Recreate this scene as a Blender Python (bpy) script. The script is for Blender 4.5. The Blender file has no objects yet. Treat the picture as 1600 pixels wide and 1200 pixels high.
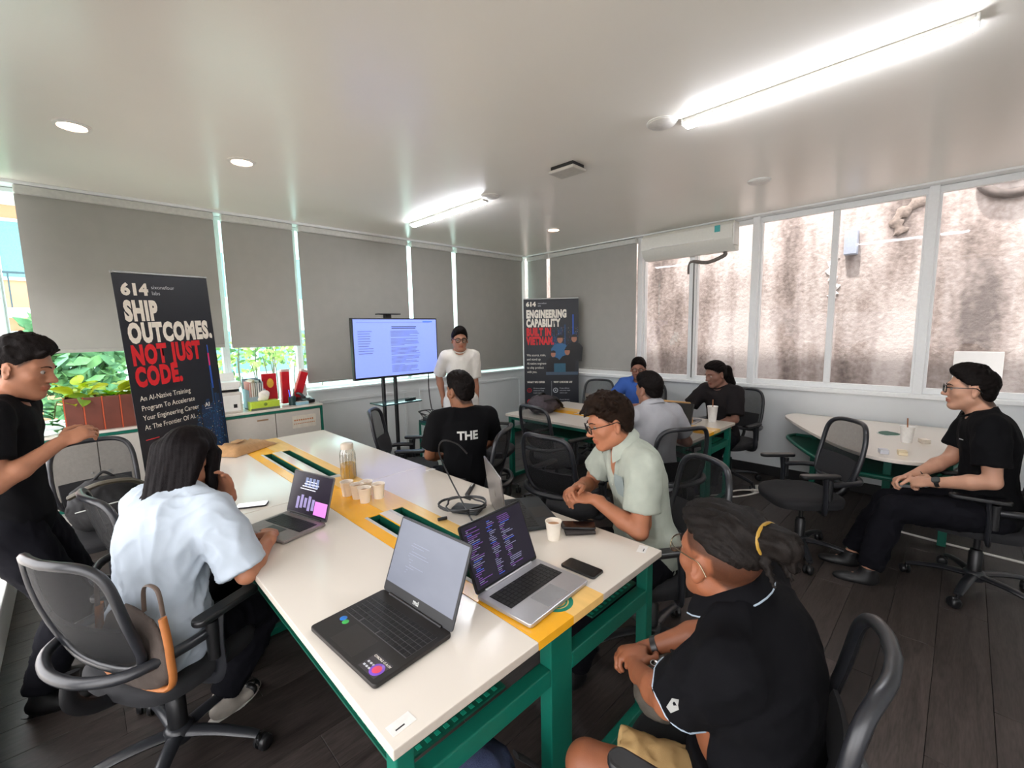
import bpy, bmesh, math, random
import numpy as np
from mathutils import Vector, Matrix, Euler
random.seed(7); np.random.seed(7)
SC = bpy.context.scene
COL = SC.collection
PI = math.pi
R_ = math.radians

# ------------------------------------------------------------------ camera, world, light, exposure
cam_d = bpy.data.cameras.new('camera'); cam = bpy.data.objects.new('camera', cam_d); COL.objects.link(cam)
PITCH, YAW, ROLL, CAM_Z, FPX = 0.11877, 0.79412, -0.01973, 1.68, 696.0
_f = Vector((math.cos(PITCH)*math.cos(YAW), math.cos(PITCH)*math.sin(YAW), -math.sin(PITCH)))
_r0 = Vector((math.sin(YAW), -math.cos(YAW), 0)); _u0 = _r0.cross(_f)
_r = math.cos(ROLL)*_r0 + math.sin(ROLL)*_u0; _u = -math.sin(ROLL)*_r0 + math.cos(ROLL)*_u0
cam.matrix_world = Matrix(((_r.x, _u.x, -_f.x, 0), (_r.y, _u.y, -_f.y, 0), (_r.z, _u.z, -_f.z, CAM_Z), (0, 0, 0, 1)))
cam_d.sensor_width = 36; cam_d.lens = FPX/1600*36; cam_d.clip_start = 0.05; cam_d.clip_end = 200
SC.camera = cam
SC.view_settings.view_transform = 'Standard'; SC.view_settings.look = 'None'
SC.view_settings.gamma = 1.0; SC.view_settings.use_curve_mapping = False
SC.view_settings.exposure = 1.2
SC.cycles.max_bounces = 10; SC.cycles.diffuse_bounces = 5; SC.cycles.glossy_bounces = 4
SC.cycles.transparent_max_bounces = 16; SC.cycles.transmission_bounces = 6
SC.cycles.sample_clamp_indirect = 8.0; SC.cycles.use_denoising = True
SC.cycles.caustics_reflective = False; SC.cycles.caustics_refractive = False
W = bpy.data.worlds.new('overcast_sky'); SC.world = W; W.use_nodes = True
_bg = W.node_tree.nodes['Background']; _bg.inputs[0].default_value = (0.965, 0.97, 0.99, 1); _bg.inputs[1].default_value = 3.0

def area_light(name, loc, rot, sx, sy, power, col):
    d = bpy.data.lights.new(name, 'AREA'); d.shape = 'RECTANGLE'; d.size = sx; d.size_y = sy; d.energy = power; d.color = col
    o = bpy.data.objects.new(name, d); COL.objects.link(o); o.location = loc; o.rotation_euler = rot; return o

# ------------------------------------------------------------------ materials
def lin(c):
    return tuple(((x/255)/12.92 if x/255 <= .04045 else ((x/255+.055)/1.055)**2.4) for x in c)
MATS = {}
def mat(name, rgb, rough=.5, metal=0., var=.06, nscale=40., bump=0., bscale=200., spec=.5, coat=0., alpha=1., stretch=None, emit=0., sub=0.):
    if name in MATS: return MATS[name]
    m = bpy.data.materials.new(name); m.use_nodes = True; nt = m.node_tree; N = nt.nodes; Lk = nt.links
    p = N['Principled BSDF']; c = lin(rgb)
    p.inputs['Roughness'].default_value = rough; p.inputs['Metallic'].default_value = metal
    p.inputs['Specular IOR Level'].default_value = spec; p.inputs['Coat Weight'].default_value = coat
    tc = N.new('ShaderNodeTexCoord'); src = tc.outputs['Object']
    if stretch:
        mp = N.new('ShaderNodeMapping'); mp.inputs['Scale'].default_value = stretch; Lk.new(src, mp.inputs[0]); src = mp.outputs[0]
    nz = N.new('ShaderNodeTexNoise'); nz.inputs['Scale'].default_value = nscale; nz.inputs['Detail'].default_value = 3; Lk.new(src, nz.inputs['Vector'])
    cr = N.new('ShaderNodeValToRGB'); e = cr.color_ramp.elements
    e[0].position = .3; e[1].position = .7
    e[0].color = (*[max(0, x*(1-var)) for x in c], 1); e[1].color = (*[min(1, x*(1+var)) for x in c], 1)
    Lk.new(nz.outputs[0], cr.inputs[0]); Lk.new(cr.outputs[0], p.inputs['Base Color'])
    if bump:
        n2 = N.new('ShaderNodeTexNoise'); n2.inputs['Scale'].default_value = bscale; n2.inputs['Detail'].default_value = 2; Lk.new(src, n2.inputs['Vector'])
        b = N.new('ShaderNodeBump'); b.inputs['Strength'].default_value = bump; b.inputs['Distance'].default_value = .004
        Lk.new(n2.outputs[0], b.inputs['Height']); Lk.new(b.outputs[0], p.inputs['Normal'])
    if emit:
        p.inputs['Emission Color'].default_value = (*c, 1); p.inputs['Emission Strength'].default_value = emit
    if sub:
        p.inputs['Subsurface Weight'].default_value = sub; p.inputs['Subsurface Radius'].default_value = (.01, .004, .002)
    if alpha < 1:
        p.inputs['Alpha'].default_value = alpha
    MATS[name] = m; return m
def glass_mat(name, tint=(255, 255, 255), refl=.08, rough=.02):
    if name in MATS: return MATS[name]
    m = bpy.data.materials.new(name); m.use_nodes = True; nt = m.node_tree; N = nt.nodes; Lk = nt.links
    for n in list(N):
        if n.type == 'BSDF_PRINCIPLED': N.remove(n)
    out = N['Material Output']; t = N.new('ShaderNodeBsdfTransparent'); t.inputs[0].default_value = (*lin(tint), 1)
    g = N.new('ShaderNodeBsdfGlossy'); g.inputs['Roughness'].default_value = rough
    fr = N.new('ShaderNodeFresnel'); fr.inputs[0].default_value = 1.45
    mul = N.new('ShaderNodeMath'); mul.operation = 'MULTIPLY_ADD'; mul.inputs[1].default_value = .16; mul.inputs[2].default_value = refl*.3
    Lk.new(fr.outputs[0], mul.inputs[0]); mx = N.new('ShaderNodeMixShader')
    Lk.new(mul.outputs[0], mx.inputs[0]); Lk.new(t.outputs[0], mx.inputs[1]); Lk.new(g.outputs[0], mx.inputs[2]); Lk.new(mx.outputs[0], out.inputs[0])
    MATS[name] = m; return m
def mesh_fabric(name, rgb, clear=.35):
    """woven see-through mesh: fine diffuse threads mixed with open holes"""
    m = bpy.data.materials.new(name); m.use_nodes = True; nt = m.node_tree; N = nt.nodes; Lk = nt.links
    p = N['Principled BSDF']; p.inputs['Base Color'].default_value = (*lin(rgb), 1); p.inputs['Roughness'].default_value = .7
    t = N.new('ShaderNodeBsdfTransparent'); mx = N.new('ShaderNodeMixShader'); tc = N.new('ShaderNodeTexCoord')
    nz = N.new('ShaderNodeTexNoise'); nz.inputs['Scale'].default_value = 60; Lk.new(tc.outputs['Object'], nz.inputs['Vector'])
    ml = N.new('ShaderNodeMath'); ml.operation = 'MULTIPLY_ADD'; ml.inputs[1].default_value = .1; ml.inputs[2].default_value = clear-.05
    Lk.new(nz.outputs[0], ml.inputs[0]); Lk.new(ml.outputs[0], mx.inputs[0])
    Lk.new(p.outputs[0], mx.inputs[1]); Lk.new(t.outputs[0], mx.inputs[2]); Lk.new(mx.outputs[0], N['Material Output'].inputs[0])
    MATS[name] = m; return m

# ------------------------------------------------------------------ mesh builder
class B:
    def __init__(s): s.bm = bmesh.new(); s.mi = 0; s.round = 0; s.boxy = False
    def _tag(s, fs):
        for f in fs: f.material_index = s.mi
    def box(s, c, size, bevel=0., rot=None, seg=2):
        s.boxy = True; b2 = bmesh.new(); bmesh.ops.create_cube(b2, size=1.0)
        bmesh.ops.scale(b2, vec=Vector(size), verts=b2.verts)
        if bevel > 0: bmesh.ops.bevel(b2, geom=list(b2.edges), offset=min(bevel, min(size)*.49), segments=seg, profile=.5, affect='EDGES')
        M = Matrix.Translation(Vector(c)) @ (rot.to_4x4() if rot is not None else Matrix())
        s._merge(b2, M); return s
    def _merge(s, b2, M):
        bmesh.ops.transform(b2, matrix=M, verts=b2.verts)
        vm = {}
        for v in b2.verts: vm[v] = s.bm.verts.new(v.co)
        for f in b2.faces:
            nf = s.bm.faces.new([vm[v] for v in f.verts]); nf.material_index = s.mi
        b2.free()
    def bx(s, x0, x1, y0, y1, z0, z1, bevel=0., seg=2):
        return s.box(((x0+x1)/2, (y0+y1)/2, (z0+z1)/2), (x1-x0, y1-y0, z1-z0), bevel, None, seg)
    def tube(s, pts, r, n=8, closed=False, flat=1., up=None):
        """sweep an ellipse (r wide, r*flat thick along UP) along PTS; r may be a list"""
        P = [Vector(p) for p in pts]; k = len(P); rs = r if isinstance(r, (list, tuple)) else [r]*k
        T = []; s.round = 2
        for i in range(k):
            a = P[(i-1) % k] if (closed or i > 0) else P[i]; b = P[(i+1) % k] if (closed or i < k-1) else P[i]
            T.append((b-a).normalized() if (b-a).length > 1e-9 else Vector((0, 0, 1)))
        nrm = Vector(up) if up is not None else (Vector((0, 0, 1)) if abs(T[0].z) < .9 else Vector((1, 0, 0)))
        rings = []
        for i in range(k):
            if up is not None: nrm = Vector(up)
            nrm = (nrm - T[i]*nrm.dot(T[i]))
            nrm = nrm.normalized() if nrm.length > 1e-6 else T[i].orthogonal().normalized()
            bn = T[i].cross(nrm)
            rings.append([s.bm.verts.new(P[i] + bn*(rs[i]*math.cos(2*PI*j/n)) + nrm*(rs[i]*flat*math.sin(2*PI*j/n))) for j in range(n)])
        fs = []
        for i in range(k if closed else k-1):
            A, C = rings[i], rings[(i+1) % k]
            for j in range(n): fs.append(s.bm.faces.new((A[j], A[(j+1) % n], C[(j+1) % n], C[j])))
        if not closed:
            fs.append(s.bm.faces.new(rings[0][::-1])); fs.append(s.bm.faces.new(rings[-1]))
        s._tag(fs); return s
    def lathe(s, prof, n=20, c=(0, 0, 0), cap=True):
        c = Vector(c); rings = []; s.round = 2
        for (r, z) in prof: rings.append([s.bm.verts.new(c+Vector((r*math.cos(2*PI*j/n), r*math.sin(2*PI*j/n), z))) for j in range(n)])
        fs = []
        for A, C in zip(rings, rings[1:]):
            for j in range(n): fs.append(s.bm.faces.new((A[j], A[(j+1) % n], C[(j+1) % n], C[j])))
        if cap:
            fs.append(s.bm.faces.new(rings[0][::-1])); fs.append(s.bm.faces.new(rings[-1]))
        s._tag(fs); return s
    def prism(s, poly, z0, z1, bevel=0., M=None):
        s.round = max(s.round, 1); b2 = bmesh.new(); lo = [b2.verts.new((x, y, z0)) for x, y in poly]; hi = [b2.verts.new((x, y, z1)) for x, y in poly]
        k = len(poly); b2.faces.new(lo[::-1]); top = b2.faces.new(hi)
        for i in range(k): b2.faces.new((lo[i], lo[(i+1) % k], hi[(i+1) % k], hi[i]))
        bmesh.ops.recalc_face_normals(b2, faces=list(b2.faces))
        if bevel > 0:
            es = [e for e in b2.edges if abs(e.verts[0].co.z-e.verts[1].co.z) < 1e-6]
            bmesh.ops.bevel(b2, geom=es, offset=bevel, segments=2, profile=.5, affect='EDGES')
        s._merge(b2, M or Matrix()); return s
    def grid(s, fn, nu, nv, flip=False):
        s.round = 2; V = [[s.bm.verts.new(fn(i/nu, j/nv)) for j in range(nv+1)] for i in range(nu+1)]; fs = []
        for i in range(nu):
            for j in range(nv):
                q = (V[i][j], V[i+1][j], V[i+1][j+1], V[i][j+1]); fs.append(s.bm.faces.new(q[::-1] if flip else q))
        s._tag(fs); return s
    def sheet(s, fn, nu, nv, t):
        """closed thin slab around the surface fn(u,v)->(point, normal)"""
        s.round = 2; A = [[None]*(nv+1) for _ in range(nu+1)]; Bm = [[None]*(nv+1) for _ in range(nu+1)]
        for i in range(nu+1):
            for j in range(nv+1):
                p, nn = fn(i/nu, j/nv); p = Vector(p); nn = Vector(nn)
                A[i][j] = s.bm.verts.new(p+nn*t/2); Bm[i][j] = s.bm.verts.new(p-nn*t/2)
        fs = []
        for i in range(nu):
            for j in range(nv):
                fs.append(s.bm.faces.new((A[i][j], A[i+1][j], A[i+1][j+1], A[i][j+1])))
                fs.append(s.bm.faces.new((Bm[i][j], Bm[i][j+1], Bm[i+1][j+1], Bm[i+1][j])))
        def side(a, b, c, d): fs.append(s.bm.faces.new((a, b, c, d)))
        for i in range(nu):
            side(A[i][0], Bm[i][0], Bm[i+1][0], A[i+1][0]); side(A[i][nv], A[i+1][nv], Bm[i+1][nv], Bm[i][nv])
        for j in range(nv):
            side(A[0][j], A[0][j+1], Bm[0][j+1], Bm[0][j]); side(A[nu][j], Bm[nu][j], Bm[nu][j+1], A[nu][j+1])
        s._tag(fs); return s
    def ball(s, c, r, rot=None, n=16):
        s.round = 2; b2 = bmesh.new(); bmesh.ops.create_uvsphere(b2, u_segments=n, v_segments=max(6, n//2), radius=1)
        rr = (r, r, r) if isinstance(r, (int, float)) else r
        M = Matrix.Translation(Vector(c)) @ (rot.to_4x4() if rot is not None else Matrix()) @ Matrix.Diagonal((*rr, 1))
        s._merge(b2, M); return s
    def mesh(s, name, mats, smooth=True):
        has_round = s.round == 0 and len(s.bm.faces) > 0 and not s.boxy; me = bpy.data.meshes.new(name); bmesh.ops.recalc_face_normals(s.bm, faces=list(s.bm.faces))
        s.bm.to_mesh(me); s.bm.free()
        for m in (mats if isinstance(mats, (list, tuple)) else [mats]): me.materials.append(m)
        rd = s.round
        if smooth and (rd or has_round):
            me.shade_smooth()
            try: me.set_sharp_from_angle(angle=R_(56 if rd == 2 or has_round else 22))
            except Exception: pass
        return me
def link(name, me, parent=None, loc=None, rot=None, kind=None, label=None):
    o = bpy.data.objects.new(name, me); COL.objects.link(o)
    if parent is not None: o.parent = parent
    if loc is not None: o.location = loc
    if rot is not None: o.rotation_euler = rot
    if kind: o['kind'] = kind
    if label: o['label'] = label
    return o
def part(name, b, m, parent, loc=None, rot=None, smooth=True, kind=None, label=None):
    return link(name, b.mesh(name, m, smooth), parent, loc, rot, kind, label)
def thing(name, label, cat, loc=(0, 0, 0), rz=0., group=None, tilt=None):
    o = bpy.data.objects.new(name, None); COL.objects.link(o); o.location = loc
    o.rotation_euler = tilt if tilt is not None else (0, 0, rz); o.empty_display_size = .1
    return tag(o, label, cat, group)
def tag(o, label, cat, group=None):
    o['label'] = label; o['category'] = cat
    if group: o['group'] = group
    return o
def struct(name, b, m, parent=None, smooth=True):
    return link(name, b.mesh(name, m, smooth), parent, kind='structure')
def copy_tree(o, parent=None):
    c = o.copy(); COL.objects.link(c)
    if parent is not None: c.parent = parent
    for ch in list(o.children): copy_tree(ch, c)
    return c
def text_mesh(s, size, m, bold=0., sx=1., align='LEFT', space=1.):
    cu = bpy.data.curves.new('lettering', 'FONT'); cu.body = s; cu.size = size; cu.align_x = align; cu.offset = bold; cu.space_character = space
    cu.resolution_u = 3
    o = bpy.data.objects.new('tmp_text', cu); COL.objects.link(o)
    dg = bpy.context.evaluated_depsgraph_get(); me = bpy.data.meshes.new_from_object(o.evaluated_get(dg))
    bpy.data.objects.remove(o); bpy.data.curves.remove(cu)
    me.transform(Matrix.Diagonal((sx, 1, 1, 1))); me.materials.clear(); me.materials.append(m); return me
def rrect(w, h, r, n=5, cx=0., cy=0.):
    out = []
    for (sx, sy, a0) in ((1, 1, 0), (-1, 1, 90), (-1, -1, 180), (1, -1, 270)):
        for i in range(n+1):
            a = R_(a0+90*i/n); out.append((cx+sx*(w/2-r)+r*math.cos(a), cy+sy*(h/2-r)+r*math.sin(a)))
    return out
def catmull(P, n=8, closed=False):
    P = [Vector(p) for p in P]; k = len(P); out = []
    for i in range(k if closed else k-1):
        p0 = P[(i-1) % k] if (closed or i) else P[0]; p1 = P[i]; p2 = P[(i+1) % k]; p3 = P[(i+2) % k] if (closed or i+2 < k) else P[-1]
        for j in range(n):
            t = j/n; out.append(.5*((2*p1)+(p2-p0)*t+(2*p0-5*p1+4*p2-p3)*t*t+(3*p1-p0-3*p2+p3)*t**3))
    if not closed: out.append(P[-1])
    return out
# ------------------------------------------------------------------ sun and lamps that the room has
_s = bpy.data.lights.new('sun', 'SUN'); _s.energy = 4.6; _s.angle = R_(3); _s.color = (1, .95, .9)
_so = bpy.data.objects.new('sun', _s); COL.objects.link(_so)
_so.rotation_euler = Vector((0.36, -0.10, -0.93)).to_track_quat('-Z', 'Y').to_euler()

XL, XR, YB, YF, ZC = -0.42, 5.49, 5.225, -1.75, 2.88
M_wall = mat('painted_wall', (226, 230, 230), .55, var=.03, nscale=3)
M_ceil = mat('painted_ceiling', (246, 242, 233), .26, var=.015, nscale=1.5, spec=.5)
M_alu = mat('white_aluminium', (232, 234, 234), .35, var=.02)
def see_through(m, rgb, f):
    nt = m.node_tree; p = nt.nodes['Principled BSDF']; tr = nt.nodes.new('ShaderNodeBsdfTranslucent'); tr.inputs[0].default_value = (*lin(rgb), 1); mx = nt.nodes.new('ShaderNodeMixShader'); mx.inputs[0].default_value = f
    nt.links.new(p.outputs[0], mx.inputs[1]); nt.links.new(tr.outputs[0], mx.inputs[2]); nt.links.new(mx.outputs[0], nt.nodes['Material Output'].inputs[0]); return m
M_blind = mat('grey_blind_fabric', (176, 174, 168), .8, var=.03, nscale=8, bump=.15, bscale=900); see_through(M_blind, (150, 146, 134), .14)
M_black = mat('black_plastic', (24, 24, 26), .38, var=.1)
M_dark = mat('dark_skirting', (30, 29, 30), .5)
M_white = mat('white_plastic', (236, 236, 232), .35, var=.02)
M_glass = glass_mat('window_glass', (250, 249, 249), .02); M_teal = glass_mat('tinted_glass', (222, 246, 244), .02)
M_gap = mat('teal_gasket', (120, 205, 205), .4)

def floor_mat():
    m = bpy.data.materials.new('dark_oak_planks'); m.use_nodes = True; nt = m.node_tree; N = nt.nodes; Lk = nt.links; p = N['Principled BSDF']
    tc = N.new('ShaderNodeTexCoord'); oi = N.new('ShaderNodeObjectInfo')
    off = N.new('ShaderNodeVectorMath'); off.operation = 'MULTIPLY_ADD'; off.inputs[1].default_value = (9, 9, 9)
    cmb = N.new('ShaderNodeCombineXYZ'); Lk.new(oi.outputs['Random'], cmb.inputs[0]); Lk.new(oi.outputs['Random'], cmb.inputs[1])
    Lk.new(cmb.outputs[0], off.inputs[0]); Lk.new(tc.outputs['Object'], off.inputs[2])
    mp = N.new('ShaderNodeMapping'); mp.inputs['Scale'].default_value = (1.2, 11, 1); Lk.new(off.outputs[0], mp.inputs[0])
    nz = N.new('ShaderNodeTexNoise'); nz.inputs['Scale'].default_value = 2.2; nz.inputs['Detail'].default_value = 6; nz.inputs['Distortion'].default_value = 1.2; Lk.new(mp.outputs[0], nz.inputs['Vector'])
    wv = N.new('ShaderNodeTexNoise'); wv.inputs['Scale'].default_value = 14; wv.inputs['Detail'].default_value = 3; Lk.new(mp.outputs[0], wv.inputs['Vector'])
    mixf = N.new('ShaderNodeMath'); mixf.operation = 'MULTIPLY_ADD'; mixf.inputs[1].default_value = .45; Lk.new(wv.outputs[0], mixf.inputs[0]); 
    hf = N.new('ShaderNodeMath'); hf.operation = 'MULTIPLY'; hf.inputs[1].default_value = .6; Lk.new(nz.outputs[0], hf.inputs[0]); Lk.new(hf.outputs[0], mixf.inputs[2])
    cr = N.new('ShaderNodeValToRGB'); e = cr.color_ramp.elements
    e[0].position = .32; e[0].color = (*lin((36, 31, 29)), 1); e[1].position = .72; e[1].color = (*lin((72, 64, 61)), 1)
    Lk.new(mixf.outputs[0], cr.inputs[0])
    br = N.new('ShaderNodeHueSaturation'); mr = N.new('ShaderNodeMapRange'); mr.inputs[3].default_value = .8; mr.inputs[4].default_value = 1.25
    Lk.new(oi.outputs['Random'], mr.inputs[0]); Lk.new(mr.outputs[0], br.inputs['Value']); Lk.new(cr.outputs[0], br.inputs['Color']); Lk.new(br.outputs[0], p.inputs['Base Color'])
    p.inputs['Roughness'].default_value = .42; p.inputs['Specular IOR Level'].default_value = .4
    b = N.new('ShaderNodeBump'); b.inputs['Strength'].default_value = .12; b.inputs['Distance'].default_value = .003; Lk.new(mixf.outputs[0], b.inputs['Height']); Lk.new(b.outputs[0], p.inputs['Normal'])
    return m
M_floor = floor_mat()
# floor slab and its planks
floor = struct('floor', B().bx(XL-.1, XR+.1, YF-.1, YB+.1, -.12, -.006), mat('floor_underlay', (28, 25, 24), .8))
pw, pl = .2, 1.3
pm = B().bx(-pl/2+.001, pl/2-.001, -pw/2+.001, pw/2-.001, -.012, 0., .0012, 1).mesh('plank', M_floor, False)
for r in range(36):
    y = YF + .05 + r*pw + .0
    x = XL + pl/2 - .1 - (r*.47 % pl)
    while x - pl/2 < XR:
        lo, hi = max(x-pl/2, XL), min(x+pl/2, XR)
        if hi-lo > .06 and y < YB+.02:
            o = link('plank', pm, floor, ((lo+hi)/2, y, 0)); o.scale.x = (hi-lo)/pl
        x += pl
struct('ceiling', B().bx(XL-.2, XR+.2, YF-.2, YB+.2, ZC, ZC+.15), M_ceil)
# back wall below the glass, with raised panel mouldings
bw = struct('wall_back', B().bx(XL-.1, XR+.1, YB, YB+.12, 0, .95), M_wall)
b = B(); b.bx(1.86, XR, YB-.03, YB, .0, 1.03); struct('trim_1', b, M_wall, bw)
def moulding(x0, x1, z0, z1, y):
    b = B(); w = .035
    for (a, c, d, e) in ((x0, x1, z1-w, z1), (x0, x1, z0, z0+w), (x0, x0+w, z0+w, z1-w), (x1-w, x1, z0+w, z1-w)): b.bx(a, c, y-.014, y, d, e, .004)
    return b
for x0, x1 in ((1.98, 3.12), (3.32, 3.9), (4.05, 5.3)): struct('trim_2', moulding(x0, x1, .14, .92, YB-.03), M_wall, bw)
struct('trim_3', B().bx(1.84, XR, YB-.06, YB+.02, 1.03, 1.055, .004), M_alu, bw)
struct('baseboard_back', B().bx(XL, XR, YB-.045, YB-.03, 0, .09, .004), M_dark)
# right wall below the glass
rw = struct('wall_right', B().bx(XR, XR+.14, YF-.1, YB+.1, 0, .99), mat('right_wall_paint', (214, 217, 218), .5, var=.05, nscale=2.2))
struct('baseboard_right', B().bx(XR-.016, XR, YF, YB, 0, .11, .004), M_dark)
struct('trim_4', B().bx(XR-.04, XR+.14, YF, YB, .99, 1.03, .006), M_alu, rw)
struct('wall_right_rear', B().bx(XR, XR+.14, YF-.1, -1.15, .99, ZC), M_wall)
# left wall: low sill, glass above
lw = struct('wall_left', B().bx(XL-.12, XL, YF-.1, YB+.1, 0, .28), M_wall)
struct('trim_5', B().bx(XL-.12, XL+.03, YF, YB, .28, .31, .005), M_alu, lw)
struct('wall_front', B().bx(XL-.1, XR+.1, YF-.12, YF, 0, ZC), M_wall)

def window(n, kind, a0, a1, z0, z1, plane, fw=.045, mid=None, dp=.06):
    """one bay: frame of four bars, optional mid bar, pane(s). kind 'x': runs along x at y=plane; 'y': along y at x=plane"""
    def bar(u0, u1, w0, w1, b, d=dp):
        if kind == 'x': b.bx(u0, u1, plane-d/2, plane+d/2, w0, w1, .004)
        else: b.bx(plane-d/2, plane+d/2, u0, u1, w0, w1, .004)
    b = B(); bar(a0, a1, z1-fw, z1, b); bar(a0, a1, z0, z0+fw, b); bar(a0, a0+fw, z0+fw, z1-fw, b); bar(a1-fw, a1, z0+fw, z1-fw, b)
    w = struct('window_%d' % n, b, M_alu)
    cuts = [a0+fw] + ([mid-fw*.5, mid+fw*.5] if mid else []) + [a1-fw]
    if mid:
        b = B(); bar(mid-fw*.5, mid+fw*.5, z0+fw, z1-fw, b, dp*.8); struct('mid_rail', b, M_alu, w)
    for i in range(0, len(cuts), 2):
        b = B(); bar(cuts[i], cuts[i+1], z0+fw, z1-fw, b, .006); struct('pane', b, M_teal if kind == 'x' else M_glass, w, False)
    return w
wins_back = [(-.36, 1.115, .95), (1.115, 1.83, .95), (1.83, 3.235, 1.05), (3.235, 3.96, 1.05), (3.96, 5.45, 1.05)]
n = 1
for x0, x1, z0 in wins_back: window(n, 'x', x0, x1, z0, 2.85, YB+.06, .032); n += 1
wins_right = [(4.66, 5.2, None), (3.10, 4.66, None), (2.40, 3.10, None), (1.70, 2.40, None), (.28, 1.70, .985), (-1.15, .28, -.62)]
for y0, y1, md in wins_right: window(n, 'y', y0, y1, 1.03, 2.86, XR+.06, .05 if md is None else .055, md); n += 1
for y0, y1 in ((-1.75, -.6), (-.6, .4), (.4, 1.9), (1.9, 3.4), (3.4, 4.75), (4.75, 5.2)): window(n, 'y', y0, y1, .31, 2.85, XL-.06, .05, None); n += 1
# posts between the bays
for i, x in enumerate((-.38, 5.45)): struct('trim_%d' % (6+i), B().bx(x-.04, x+.04, YB-.0, YB+.12, .9, ZC, .004), M_alu)
for i, y in enumerate((3.10, 2.40, 1.70, .28)): struct('trim_%d' % (10+i), B().bx(XR-.015, XR+.13, y-.035, y+.035, 1.03, ZC, .004), M_alu)
struct('trim_15', B().bx(XL, XR, YB-.12, YB+.1, 2.855, ZC, .003), M_alu)
struct('trim_16', B().bx(XR-.1, XR+.1, YF, YB-.12, 2.862, ZC, .003), M_alu)

struct('sun_blocker_left', B().bx(XL-1.1, XL-.1, YF-.2, YB+.2, ZC+.1, ZC+.22), M_wall)  # unseen slab, added to keep direct sun off the left windows
# roller blinds
def blind(label, kind, a0, a1, zb, plane, inward, zt=2.79, grp='grey roller blinds along the windows'):
    if kind == 'x': t = thing('roller_blind', label, 'blind', ((a0+a1)/2, plane, zt), 0, grp)
    else: t = thing('roller_blind', label, 'blind', (plane, (a0+a1)/2, zt), PI/2, grp)
    w = a1-a0; h = zt-zb; s = inward
    ph = random.random()*6
    def fn(u, v):
        x = (u-.5)*w; z = -v*h; y = s*(.0035*math.sin(x*9+ph)*v + .004*math.sin(x*3.1+ph*2)*v*v)
        return (x, y, z), (0, 1, 0)
    part('fabric', B().sheet(fn, 24, 10, .0015), M_blind, t)
    part('head_rail', B().bx(-w/2, w/2, -.035, .035, .0, .065, .012), mat('blind_rail', (205, 205, 200), .4), t)
    part('bottom_bar', B().bx(-w/2, w/2, -.009, .009, -h-.028, -h+.002, .006), mat('blind_bar', (168, 166, 160), .5), t)
    return t
yb = YB-.075
blind('widest grey blind at the left end, drawn halfway down behind the tall banner', 'x', -.20, 1.085, 1.60, yb, -1)
blind('narrow grey blind drawn halfway, above the window with the tissue box', 'x', 1.145, 1.80, 1.59, yb, -1)
blind('wide long grey blind hanging behind the television', 'x', 1.855, 3.20, 1.165, yb, -1)
blind('narrow long grey blind between the television and the standing man in white', 'x', 3.26, 3.92, 1.165, yb, -1)
blind('wide long grey blind behind the standing man in white', 'x', 3.99, 5.33, 1.12, yb, -1)
blind('narrow grey blind on the right wall just past the room corner', 'y', 4.70, 5.10, 1.12, XR-.06, -1)
blind('wide grey blind on the right wall beside the air conditioner', 'y', 3.13, 4.63, 1.12, XR-.06, -1)
blind('short grey blind on the left window wall near the standing man', 'y', 2.7, 4.98, 2.08, XL+.07, 1)
blind('long grey blind on the left window wall towards the camera', 'y', .5, 2.6, 1.95, XL+.07, 1)

# ------------------------------------------------------------------ outside
M_conc = None
def concrete():
    m = bpy.data.materials.new('stained_render'); m.use_nodes = True; nt = m.node_tree; N = nt.nodes; Lk = nt.links; p = N['Principled BSDF']
    tc = N.new('ShaderNodeTexCoord')
    def noise(sc, scale, det=4, dist=0.):
        mp = N.new('ShaderNodeMapping'); mp.inputs['Scale'].default_value = sc; Lk.new(tc.outputs['Object'], mp.inputs[0])
        nz = N.new('ShaderNodeTexNoise'); nz.inputs['Scale'].default_value = scale; nz.inputs['Detail'].default_value = det; nz.inputs['Distortion'].default_value = dist
        Lk.new(mp.outputs[0], nz.inputs['Vector']); return nz.outputs[0]
    streak = noise((1, 1.5, .16), 1.7, 5, .5); fine = noise((1, 1, 1), 22, 5); blot = noise((1, 1, .7), .9, 3, .8)
    a = N.new('ShaderNodeMath'); a.operation = 'MULTIPLY_ADD'; a.inputs[1].default_value = .55; Lk.new(streak, a.inputs[0])
    b_ = N.new('ShaderNodeMath'); b_.operation = 'MULTIPLY_ADD'; b_.inputs[1].default_value = .16; Lk.new(fine, b_.inputs[0])
    c_ = N.new('ShaderNodeMath'); c_.operation = 'MULTIPLY'; c_.inputs[1].default_value = .3; Lk.new(blot, c_.inputs[0]); Lk.new(c_.outputs[0], b_.inputs[2]); Lk.new(b_.outputs[0], a.inputs[2])
    cr = N.new('ShaderNodeValToRGB'); e = cr.color_ramp.elements; e[0].position = .38; e[0].color = (*lin((94, 84, 79)), 1); e[1].position = .56; e[1].color = (*lin((184, 175, 170)), 1)
    x = cr.color_ramp.elements.new(.46); x.color = (*lin((142, 130, 124)), 1)
    Lk.new(a.outputs[0], cr.inputs[0]); Lk.new(cr.outputs[0], p.inputs['Base Color']); p.inputs['Roughness'].default_value = .9
    n4 = noise((1, 1, 1), 30, 4); b = N.new('ShaderNodeBump'); b.inputs['Strength'].default_value = .35; b.inputs['Distance'].default_value = .02; Lk.new(n4, b.inputs['Height']); Lk.new(b.outputs[0], p.inputs['Normal'])
    return m
M_conc = concrete()
nb = struct('wall_neighbour', B().bx(6.35, 6.6, -4, 9, -.5, 3.9), M_conc)
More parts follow.
